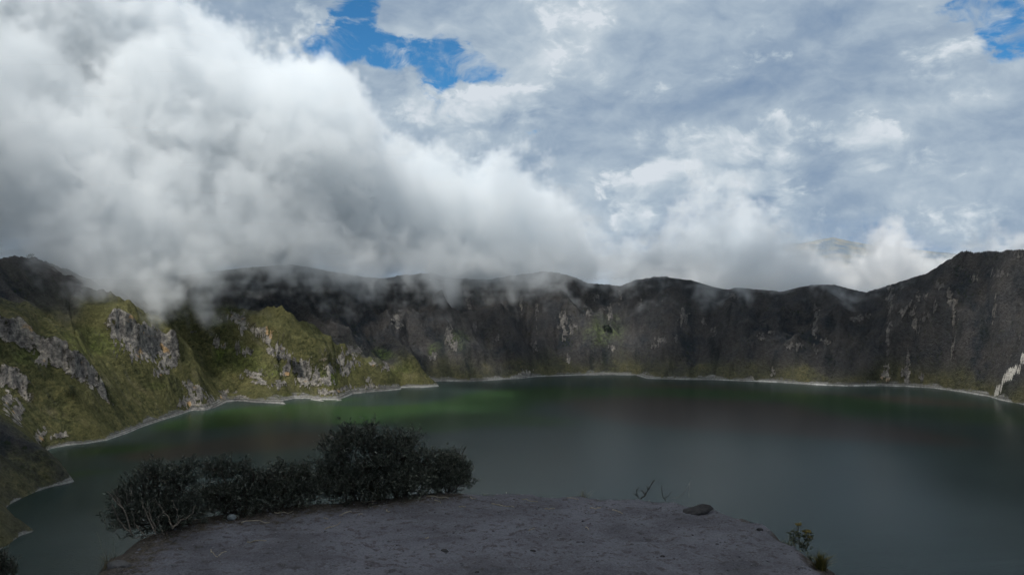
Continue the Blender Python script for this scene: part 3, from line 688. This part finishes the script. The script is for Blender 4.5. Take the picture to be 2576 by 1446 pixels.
def flat_mat(name, c0, c1, scale=20, rough=.9, spec=.15, trans=0., bumpd=0.):
    m, nt = new_mat(name); b = NT(nt)
    pos = b.n('ShaderNodeNewGeometry').outputs['Position']; n = b.noise(pos, scale, 4, .6)
    col = b.mix(b.remap(n, .3, .7), c0, c1)
    p = b.principled(col, rough, spec, b.bump(n, .8, bumpd) if bumpd else None)
    return m
V, Fc = stones(5200, .003, .014, (-3.4, 2.7), (3.6, 8.2))
pb = link('gravel', mesh_np('gravel', V, tris=Fc, smooth=False), flat_mat('pebble_mat', (.06, .06, .068), (.19, .19, .21), 9)); tag(pb, 'loose grey gravel scattered on the ledge', 'gravel', kind='stuff')

# ------------------------------------------------------------------ plants
def tube(pts, r0, r1, k=5, V=None, Fc=None):
    pts = np.array(pts, float); n = len(pts); base = len(V)
    tan = np.gradient(pts, axis=0); tan /= np.linalg.norm(tan, axis=1)[:, None]+1e-9
    for i in range(n):
        u = np.cross(tan[i], [.31, .2, .93]); u /= np.linalg.norm(u)+1e-9; v = np.cross(tan[i], u)
        r = r0+(r1-r0)*i/(n-1)
        for j in range(k):
            a = 6.2832*j/k; V.append(pts[i]+(u*math.cos(a)+v*math.sin(a))*r)
    for i in range(n-1):
        for j in range(k): Fc.append((base+i*k+j, base+i*k+(j+1) % k, base+(i+1)*k+(j+1) % k, base+(i+1)*k+j))
    Fc.append(tuple(base+(n-1)*k+j for j in range(k))); Fc.append(tuple(base+j for j in reversed(range(k))))
def crooked(a, b_, n=6, wob=.12, sag=0.):
    a, b_ = np.array(a, float), np.array(b_, float); L = np.linalg.norm(b_-a)
    t_ = np.linspace(0, 1, n)[:, None]
    p = a+(b_-a)*t_; p[1:-1] += rng.normal(0, wob*L/n*1.2, (n-2, 3)); p[:, 2] += sag*L*np.sin(np.pi*t_[:, 0]); return p
def leaves(base, direc, L, wfrac, V, Q):
    """vectorised folded leaves: a diamond with its two halves bent along the midrib"""
    n = len(base); d = direc/np.linalg.norm(direc, axis=1)[:, None]
    u = np.cross(d, rng.normal(0, 1, (n, 3))); u /= np.linalg.norm(u, axis=1)[:, None]; nn = np.cross(d, u)
    L = L[:, None]; W = L*wfrac
    p = np.stack([base, base+d*L*.45+u*W*.5+nn*W*.15, base+d*L-nn*L*.12, base+d*L*.45-u*W*.5+nn*W*.15], 1)
    o = sum(len(x) for x in V)
    V.append(p.reshape(-1, 3)); Q.append(np.arange(n*4).reshape(n, 4)+o)
def leaf_mat(name, dark, light, tint):
    m, nt = new_mat(name); b = NT(nt)
    geo = b.n('ShaderNodeNewGeometry'); rp_ = geo.outputs['Random Per Island']
    col = b.ramp(rp_, [(0, dark), (.65, light), (.9, tint), (1., tuple(1.5*v for v in tint))])
    p = b.principled(col, .62, .25)
    return m
LEAF = leaf_mat('shrub_leaf_mat', (.022, .028, .020), (.055, .064, .048), (.12, .13, .11))
LEAF2 = leaf_mat('pale_leaf_mat', (.030, .036, .026), (.072, .080, .060), (.15, .165, .135))
BARK = flat_mat('bark_mat', (.030, .024, .019), (.075, .062, .050), 60)
PALE = flat_mat('bare_wood_mat', (.075, .064, .052), (.19, .165, .14), 60)
def ledge_px(X, Y, back=0.):
    p = plane_pt(X, Y); p = p*(1+back/p[1]) if back else p
    z, _ = ledge_z(p[0], p[1]); return np.array([p[0], p[1], float(z[0])])

def shrub(label, base_px, clumps, n_sprigs, mat=LEAF, back=0., leafL=.022, bare=None, dist=None, group=None, extra_sprigs=()):
    bp = ledge_px(*base_px, back) if dist is None else dist
    D = bp[1]
    root = empty('shrub', bp); tag(root, label, 'shrub', group or 'shrubs along the brink of the ledge')
    V, Q, SV, SF = [], [], [], []
    if base_px is not None:
        x0 = min(c[0]-c[2] for c in clumps); x1 = max(c[0]+c[2] for c in clumps)
        clumps = clumps + [((x0+x1)/2, base_px[1]-12, (x1-x0)*.56, 30), ((x0*2+x1)/3, base_px[1]-36, (x1-x0)*.36, 32), ((x0+2*x1)/3, base_px[1]-38, (x1-x0)*.34, 32)]
    n_sprigs = int(n_sprigs*3.3)
    tot = sum(c[2]*c[3] for c in clumps)
    nlow = 3 if base_px is not None else 0
    for ic, (X, Y, rx, ry) in enumerate(clumps):
        low = ic >= len(clumps)-nlow
        dr_ = ray(X, Y); c = dr_*(D/dr_[1]) - bp + np.array([0, rng.uniform(-.06, .08), 0])
        ax_ = np.array([rx*D/F, rx*D/F*.9, ry*D/F])
        st = crooked((rng.uniform(-.05, .05), rng.uniform(-.04, .04), -.03), c, 7, .3); tube(st, .011, .004, 5, SV, SF)
        n = max(6, int(n_sprigs*rx*ry/tot*(1.25 if low else 1.))); subs = rng.normal(0, 1, (7, 3)); subs /= np.linalg.norm(subs, axis=1)[:, None]; subs[:, 2] = np.where(rng.random(7) < .7, np.abs(subs[:, 2]), subs[:, 2]); subs *= rng.uniform(.5, 1.12, (7, 1)); srad = rng.uniform(.18, .42, 7)
        for k in range(n):
            d = rng.normal(0, 1, 3); d /= np.linalg.norm(d); d[2] = abs(d[2]) if rng.random() < .65 else d[2]
            rad = rng.uniform(.2, 1.)**.5*rng.uniform(.75, 1.18)
            kk = rng.integers(0, 7); p = c + (d*rad if low or k % 5 == 0 else subs[kk] + d*srad[kk]*rad)*ax_
            g = d*.7+np.array([0, 0, .75])+rng.normal(0, .35, 3); g /= np.linalg.norm(g)
            sl = rng.uniform(.035, .12); lsz = rng.uniform(.7, 1.25)
            if rng.random() < .5: tube(np.array([c+(p-c)*rng.uniform(.2, .6), p, p+g*sl]), .0028, .0012, 3, SV, SF)
            nl = int(rng.integers(9, 17)); tt = np.sort(rng.random(nl))
            az = rng.uniform(0, 6.28, nl); o = np.cross(g, [0.3, .1, .9]); o /= np.linalg.norm(o); o2 = np.cross(g, o)
            side = o*np.cos(az)[:, None]+o2*np.sin(az)[:, None]
            leaves(p+g*(tt*sl)[:, None], side*rng.uniform(.5, 1.1, (nl, 1))+g*(.5+tt*.6)[:, None], leafL*rng.uniform(.5, 1.6, nl)*lsz, .38, V, Q)
    for (X0, Y0, X1, Y1) in extra_sprigs:       # shoots that stick out of the outline
        a = ray(X0, Y0); a = a*(D/a[1])-bp; e = ray(X1, Y1); e = e*(D/e[1])-bp
        P = crooked(a, e, 6, .15); tube(P, .004, .0015, 4, SV, SF)
        nl = int(np.linalg.norm(e-a)/.0042)+6; tt = rng.random(nl); q = a+(e-a)*tt[:, None]+rng.normal(0, .006, (nl, 3)); g = (e-a)/np.linalg.norm(e-a)
        leaves(q, rng.normal(0, .8, (nl, 3))+g*.7, leafL*rng.uniform(.6, 1.1, nl), .4, V, Q)
    link('foliage', mesh_np('foliage', np.concatenate(V), quads=np.concatenate(Q), smooth=False), mat, root)
    link('stems', mesh_np('stems', SV, faces=SF), BARK, root)
    if bare:
        SV, SF = [], []
        for path, r0 in bare:
            P = []
            for X, Y in path:
                e = ray(X, Y); P.append(e*((D-.34+rng.uniform(-.06, .06))/e[1])-bp)
            P = np.array(P); tt = np.linspace(0, len(P)-1, len(P)*3)
            P = np.stack([np.interp(tt, np.arange(len(P)), P[:, k]) for k in range(3)], 1); P[1:-1] += rng.normal(0, .003, P[1:-1].shape)
            tube(P, r0, r0*.35, 5, SV, SF)
        link('bare_stems', mesh_np('bare_stems', SV, faces=SF), PALE, root)
    return root
def q4(*pts): return [(x*.3363, 960.2+y*.3363) for x, y in pts]
bareA = [(q4((985,1140),(930,960),(860,850),(830,795)), .006), (q4((930,960),(830,850),(800,820)), .004), (q4((900,900),(880,840),(865,790)), .003), (q4((985,1140),(900,1050),(850,950),(840,905)), .004), (q4((1000,1150),(940,1090),(870,1020)), .004),
         (q4((1290,1095),(1350,1040),(1440,990),(1455,930)), .007), (q4((1170,1140),(1130,1060),(1090,960),(1060,890)), .006), (q4((1290,1090),(1270,1020),(1200,940),(1160,870)), .005), (q4((1165,1090),(1120,1000),(1115,930)), .006), (q4((1230,1140),(1190,1080),(1180,1020),(1230,960)), .005),
         (q4((960,930),(950,850),(935,790)), .003), (q4((1080,1140),(1010,1060),(985,960)), .004), (q4((1330,1060),(1325,960),(1290,880)), .004), (q4((1150,1140),(1080,1150),(1000,1170)), .005), (q4((985,850),(980,800),(975,765)), .003)]
shrub('tangled shrub with bare pale stems at its foot, farthest from the boulder', (425, 1325), [(420,1225,70,45),(365,1240,45,50),(460,1250,50,50),(330,1270,38,40),(400,1290,85,36),(470,1300,45,28),(470,1190,26,22),(395,1185,30,20),(320,1310,30,22)], 330, bare=bareA,
      extra_sprigs=[(470,1190,478,1153),(400,1190,385,1166),(440,1185,450,1168),(355,1225,335,1208),(320,1310,296,1298),(330,1335,312,1350),(480,1205,500,1195)])
shrub('open low shrub with gaps showing the water, beside the tangled shrub with bare stems', (570, 1290), [(560,1180,42,22),(540,1210,36,36),(600,1200,40,26),(580,1250,50,30),(640,1215,30,26),(545,1275,34,16)], 190, extra_sprigs=[(550,1180,556,1154),(600,1190,612,1168),(520,1205,512,1178),(640,1200,652,1184)])
shrub('low dense shrub between the open shrub and the tallest shrub', (715, 1272), [(670,1215,38,34),(720,1215,46,36),(765,1205,34,34),(700,1250,60,24),(760,1250,46,22),(625,1240,30,18)], 230, extra_sprigs=[(680,1195,684,1174),(725,1190,735,1170),(765,1190,768,1168)])
shrub('tallest dark shrub with a broad crown, above the pale grass tuft', (900, 1252), [(850,1130,50,40),(900,1125,55,42),(940,1115,45,36),(830,1170,40,36),(880,1190,70,50),(945,1180,55,60),(820,1220,40,30),(870,1235,60,20)], 420, extra_sprigs=[(940,1100,942,1070),(900,1100,892,1082),(860,1110,852,1092),(815,1130,800,1112),(830,1195,800,1200),(880,1110,872,1090)])
shrub('dark shrub with upright leafy shoots, joined to the tallest shrub on its lake-centre side', (1010, 1245), [(990,1125,45,36),(1030,1115,26,26),(1000,1175,55,50),(1050,1180,36,40),(970,1220,45,26),(1040,1220,50,22)], 320, mat=LEAF2, extra_sprigs=[(995,1100,998,1072),(970,1105,966,1078),(1035,1105,1040,1086),(1050,1110,1054,1098),(1075,1160,1092,1132),(1085,1165,1080,1138)])
shrub('rounded grey-leaved shrub closing the row, nearest the open gravel brink', (1125, 1232), [(1140,1170,32,26),(1110,1185,34,30),(1150,1195,28,24),(1130,1212,44,20),(1165,1212,14,16),(1090,1215,30,20)], 260, mat=LEAF2, extra_sprigs=[(1140,1155,1137,1132),(1160,1165,1170,1145),(1165,1190,1182,1186),(1120,1165,1113,1150)])
pc = ray(15, 1440)*5.6; pc[2] -= .45
shrub('small dark plant poking up at the very corner, apart from the other shrubs', None, [(4,1432,16,16),(22,1448,14,14),(-10,1446,18,30)], 30, dist=pc, group='shrubs on the slope below the ledge', extra_sprigs=[(10,1415,12,1382),(25,1420,30,1396)])

STRAW = leaf_mat('dry_grass_mat', (.045, .040, .022), (.10, .088, .050), (.17, .15, .095))
GRASS = leaf_mat('green_grass_mat', (.022, .030, .014), (.055, .062, .026), (.11, .105, .05))
YELLOWG = leaf_mat('yellow_grass_mat', (.040, .042, .012), (.095, .085, .020), (.16, .13, .035))
def tuft(label, X, Y, hpx, wpx, n, mat, stalks=0, back=0., width=.0035, loc=None):
    bp = ledge_px(X, Y, back) if loc is None else loc
    D = bp[1]; h = hpx*D/F; sp = wpx*D/F*.5
    root = empty('grass_tuft', bp); tag(root, label, 'grass', 'grass tufts on the ledge')
    V, Q = [], []; o = 0
    def blades(n, h, lean, wd):
        nonlocal o
        k = 6; tt = np.linspace(0, 1, k)
        for _ in range(n):
            a = rng.uniform(0, 6.28); d = np.array([math.cos(a), math.sin(a)*.7, 0]); hh = h*rng.uniform(.45, 1.08); ll = lean*rng.uniform(.1, 1.)
            b0 = np.array([rng.normal(0, sp*.16), rng.normal(0, sp*.14), -.01])
            c = b0 + d*(ll*tt[:, None]**1.9) + np.array([0, 0, 1])*(hh*(tt[:, None]-.22*(ll/hh)*tt[:, None]**3))
            s_ = np.cross(d, [0, 0, 1.])*wd*.5; ww = (1-tt**2.2)[:, None]+.06
            P = np.stack([c-s_*ww, c+s_*ww], 1).reshape(-1, 3); V.append(P)
            i = np.arange(k-1)*2+o; Q.append(np.stack([i, i+1, i+3, i+2], 1)); o += 2*k
    blades(n, h, sp*1.15, width)
    link('blades', mesh_np('blades', np.concatenate(V), quads=np.concatenate(Q)), mat, root)
    if stalks:
        V, Q, o = [], [], 0
        blades(max(stalks, 5), h*1.75, sp*.8, .0022)
        link('stalks', mesh_np('stalks', np.concatenate(V), quads=np.concatenate(Q)), STRAW, root)
    return root
tuft('fine pale grass tuft growing in front of the tallest shrub', 1012-65, 1253, 78, 120, 150, GRASS, 14)
tuft('sparse pale grass tuft standing alone on the far brink of the gravel', 1470, 1246, 30, 70, 46, STRAW, 9)
tuft('wispy dry grass tuft hanging at the near corner below the tangled shrub', 272, 1408, 62, 90, 50, STRAW, 10)
tuft('yellow-green mossy grass tuft on the falling edge below the flowering plant', 2064, 1408, 50, 70, 260, YELLOWG, 6, width=.006)
tuft('small yellowish grass tuft lowest on the falling edge', 2128, 1452, 34, 50, 120, YELLOWG, 8)
tuft('dark green grass tuft on the brink above the yellow flower heads', 1980, 1350, 24, 60, 80, GRASS, 3)
tuft('short dark grass tuft just below the yellow flower heads', 2035, 1385, 26, 50, 90, GRASS, 0)
tuft('low brown grass clump at the foot of the forked dead twig', 1622, 1254, 14, 60, 90, STRAW, 0, width=.006)
tuft('low dry grass clump behind the buried boulder', 1742, 1266, 16, 50, 60, STRAW, 4)
tuft('thin grass tuft under the end shrub beside bare gravel', 1210, 1240, 12, 60, 40, GRASS, 0)
tuft('thin dry grass in the gap under the open low shrub', 620, 1290, 50, 70, 60, STRAW, 4)

def px_path(path, D, bp):
    P = np.array([ray(X, Y)*(D/ray(X, Y)[1])-bp for X, Y in path]); tt = np.linspace(0, len(P)-1, len(P)*3)
    P = np.stack([np.interp(tt, np.arange(len(P)), P[:, k]) for k in range(3)], 1); P[1:-1] += rng.normal(0, .0025, P[1:-1].shape); return P
def twig(label, X, Y, branches, mat, cat='twig', name='dead_twig', buds=False):
    bp = ledge_px(X, Y); SV, SF = [], []
    for path, r0 in branches:
        P = px_path(path, bp[1], bp); tube(P, r0, r0*.5, 5, SV, SF)
        if buds:
            for k in range(1, len(P)):
                d = rng.normal(0, 1, 3)*.014; d[2] = abs(d[2]); tube(np.array([P[k], P[k]+d*.6, P[k]+d]), r0*.7, r0*.3, 4, SV, SF)
    o = link(name, mesh_np(name, SV, faces=SF), mat); o.location = bp; tag(o, label, cat, 'dead twigs standing on the brink')
    return o
twig('knobbly dark twig leaning with a bud-like tip, on the brown grass clump', 1612, 1252, [([(1612,1254),(1622,1243),(1635,1225),(1645,1208)], .006), ([(1606,1252),(1600,1240),(1602,1232)], .004), ([(1622,1243),(1616,1232)], .004)], BARK, buds=True)
twig('thin forked dark twig between the knobbly twig and the boulder', 1672, 1257, [([(1674,1258),(1666,1246),(1665,1228),(1665,1217)], .0045), ([(1670,1252),(1680,1247),(1690,1236)], .003)], BARK)
twig('long thin straw-coloured stalk arching over the brink beyond the boulder', 1705, 1262, [([(1690,1252),(1710,1250),(1722,1235),(1733,1217)], .002), ([(1733,1250),(1734,1232),(1735,1217)], .0018), ([(1733,1217),(1740,1206)], .0012)], PALE)

# yellow-headed flowering plant
bp = ledge_px(2012, 1372); fp = empty('flowering_plant', bp); tag(fp, 'leafy weed with flat yellow flower heads on the falling edge', 'plant')
SV, SF, V, Q = [], [], [], []
for path in ([(2012,1374),(2008,1345),(2008,1318)], [(2022,1378),(2026,1355),(2030,1336)], [(1998,1366),(1996,1352),(1994,1336)], [(2030,1380),(2034,1360),(2036,1346)]):
    P = px_path(path, bp[1], bp); tube(P, .0035, .002, 5, SV, SF)
    nl = 60; q = P[rng.integers(0, len(P)-1, nl)] + rng.normal(0, .012, (nl, 3)); leaves(q, rng.normal(0, 1, (nl, 3))+np.array([0, 0, .5]), .032*rng.uniform(.6, 1.2, nl), .3, V, Q)
link('stems', mesh_np('stems', SV, faces=SF), BARK, fp)
link('foliage', mesh_np('foliage', np.concatenate(V), quads=np.concatenate(Q), smooth=False), GRASS, fp)
FLOWER = flat_mat('flower_mat', (.09, .075, .025), (.17, .13, .04), 80)
for X, Y, s in [(2008,1318,.026),(2030,1336,.034),(2036,1350,.02)]:
    p = ray(X, Y)*(bp[1]/ray(X, Y)[1])-bp; n = 26
    c = np.clip(rng.normal(0, 1, (n, 3)), -1.3, 1.3)*np.array([s*.42, s*.42, s*.08])+p
    VV = (IV[None]*rng.uniform(.28, .40, (n, 1, 1))*s*np.array([1, 1, .6])+c[:, None]).reshape(-1, 3); FF = (IF[None]+np.arange(n)[:, None, None]*len(IV)).reshape(-1, 3)
    link('flower_head', mesh_np('flower_head', VV, tris=FF), FLOWER, fp)
# tall dry flower spike
# boulder, stones and a plastic scrap
def lump(name, label, cat, loc, axes, rot, mat, seed, rough=.18, sub=3, group=None):
    Vv, Ff = ico(sub); d = 1+rough*fbm2(Vv[:, 0]*1.7+seed, Vv[:, 1]*1.7+Vv[:, 2]*2.1+seed*.7, 3, 401)+.04*fbm2(Vv[:, 0]*6+seed, Vv[:, 1]*6+Vv[:, 2]*7, 3, 411)
    Vv = np.sign(Vv)*np.abs(Vv)**.85*d[:, None]*np.array(axes)
    o = link(name, mesh_np(name, Vv, tris=Ff), mat); o.location = loc; o.rotation_euler = rot; tag(o, label, cat, group); return o
ROCKM = flat_mat('boulder_mat', (.018, .018, .020), (.050, .050, .052), 25, bumpd=.01)
PSTONE = flat_mat('pale_stone_mat', (.06, .06, .062), (.11, .11, .112), 25, bumpd=.01)
p = ledge_px(1742, 1287); lump('boulder', 'dark long boulder half buried in the gravel near the brink', 'rock', p+np.array([0, 0, .0]), (.17, .09, .027), (R(3), R(-15), R(10)), ROCKM, 3.3, .22)
p = ledge_px(300, 1428); lump('stone', 'pale angular stone in the dark soil at the near corner', 'rock', p, (.07, .05, .035), (0, .2, .5), PSTONE, 7.7, .3)
for (X, Y, s, l) in [(1340,1386,.022,'small dark clod alone on the middle of the gravel'),(1200,1437,.018,'tiny dark clod near the bottom of the gravel'),(1667,1595-200,.018,'small brown clod in the gravel far from the shrubs, towards the boulder'),(1118,1384,.03,'flattish dark clod in the trampled gravel'),(1890,1312,.03,'dark clod on the brink past the boulder'),(1912,1330,.026,'brown clod on the brink above the flowering plant')]:
    p = ledge_px(X, Y); lump('clod', l, 'clod', p, (s, s*.9, s*.55), (0, 0, rng.uniform(0, 3)), ROCKM, X*.01, .3, 2, 'dark clods on the gravel')
# crumpled scrap
p = ledge_px(583, 1306); Vv, Ff = ico(4)
dn = 1+.5*fbm2(Vv[:, 0]*2.2, Vv[:, 1]*2.2+Vv[:, 2]*2.9, 4, 421)+.25*np.abs(fbm2(Vv[:, 0]*5, Vv[:, 1]*5+Vv[:, 2]*4, 2, 431))
scrap = link('litter_scrap', mesh_np('litter_scrap', Vv*dn[:, None]*np.array([.032, .026, .024]), tris=Ff, smooth=False), flat_mat('pale_plastic_mat', (.16, .19, .20), (.26, .30, .32), 30, .4, .4)); scrap.location = p+np.array([0, 0, .015])
tag(scrap, 'crumpled pale plastic scrap lying under the open low shrub', 'litter')
# dry stalks lying about
STRAWM = flat_mat('straw_mat', (.20, .175, .13), (.36, .32, .25), 40)
def c5(x, y): return 604.5+x*.2836, 1036.2+y*.2836
st_px = [((2040,765),(2090,785)),((1720,800),(1780,815)),((2230,815),(2430,840)),((1300,880),(1325,900)),((1940,850),(2000,865)),((750,1045),(890,1000)),((880,915),(990,905)),((740,935),(780,945)),((1050,930),(1085,925)),((60,1160),(230,1178)),((1650,770),(1850,765)),((1070,790),(1200,795)),((10,1000),(260,975)),((2340,710),(2360,735)),((1640,1130),(1670,1120)),((-260,1240),(-200,1300)),((-190,1290),(-120,1250)),((300,900),(470,880)),((2500,780),(2640,800)),((2700,860),(2790,850)),((2900,760),(3000,790)),((3100,880),(3200,870)),((2560,1060),(2610,1045)),((3060,1010),(3090,1030)),((3300,900),(3390,920))]
for k, (a, e) in enumerate(st_px):
    A, E = plane_pt(*c5(*a))[:2], plane_pt(*c5(*e))[:2]
    n = 7; tt = np.linspace(0, 1, n)[:, None]; P2 = A+(E-A)*tt; L = np.linalg.norm(E-A); pr = np.array([-(E-A)[1], (E-A)[0]])
    P2 = P2 + pr*rng.uniform(-.18, .18)*np.sin(np.pi*tt)
    z, _ = ledge_z(P2[:, 0], P2[:, 1]); mid = P2[n//2]
    P3 = np.column_stack([P2-mid, z+.006+rng.uniform(0, .008, n)]); z0 = P3[n//2, 2]; P3[:, 2] -= z0
    SV, SF = [], []; tube(P3, .0042, .0026, 4, SV, SF)
    o = link('dry_stalk', mesh_np('dry_stalk', SV, faces=SF), STRAWM); o.location = (mid[0], mid[1], z0)
    tag(o, 'thin pale dry stalk lying on the grey gravel', 'dry stalk', 'dry stalks strewn on the gravel')

# ------------------------------------------------------------------ far trees on the crater wall
def far_tree(label, X, Y, hpx, wpx, name='tree', group=None, trunk=.3, n=500):
    p = hit(X, Y); D = math.hypot(p[0], p[1]); h = hpx*D/F; wd = wpx*D/F
    root = empty(name, p-np.array([0, 0, .6])); tag(root, label, 'tree' if name != 'bush' else 'bush', group)
    SV, SF, V, Q = [], [], [], []
    tube(np.array([[0, 0, -1], [.1*wd, 0, h*.4], [0, 0, h*.8]]), h*.025, h*.008, 6, SV, SF)
    for k in range(5):
        a = rng.uniform(0, 6.28); z0 = h*rng.uniform(trunk, .7); tube(np.array([[0, 0, z0], [math.cos(a)*wd*.2, math.sin(a)*wd*.2, z0+h*.1], [math.cos(a)*wd*.38, math.sin(a)*wd*.38, z0+h*.16]]), h*.012, h*.004, 4, SV, SF)
    ncl = 12; cl = np.stack([rng.normal(0, .22, ncl)*wd, rng.normal(0, .22, ncl)*wd, h*(trunk+(.97-trunk)*np.linspace(.12, .95, ncl))], 1)
    cl[:, :2] *= (1.15-np.abs(np.linspace(-1, 1, ncl))**2*.8)[:, None]
    c = cl[rng.integers(0, ncl, n)]+rng.normal(0, 1, (n, 3))*np.array([wd*.16, wd*.16, h*.07])
    leaves(c, rng.normal(0, 1, (n, 3)), h*.07*rng.uniform(.6, 1.3, n), .7, V, Q)
    link('trunk', mesh_np('trunk', SV, faces=SF), BARK, root)
    link('crown', mesh_np('crown', np.concatenate(V), quads=np.concatenate(Q), smooth=False), FARLEAF, root)
    return root
FARLEAF = leaf_mat('far_leaf_mat', (.010, .016, .008), (.022, .032, .015), (.035, .048, .02))
far_tree('lone dark tree standing on the grassy slope above the inlet', 183, 1003, 30, 24)
far_tree('small tree on top of the cloud-wrapped peak', 80, 655, 15, 16, trunk=.15)
far_tree('round dark tree on the shaded wall above the far shore', 1041, 868, 9, 10, trunk=.1, n=250)


scene.view_settings.view_transform = 'Standard'; scene.view_settings.look = 'None'
scene.view_settings.gamma = 1; scene.view_settings.exposure = 0
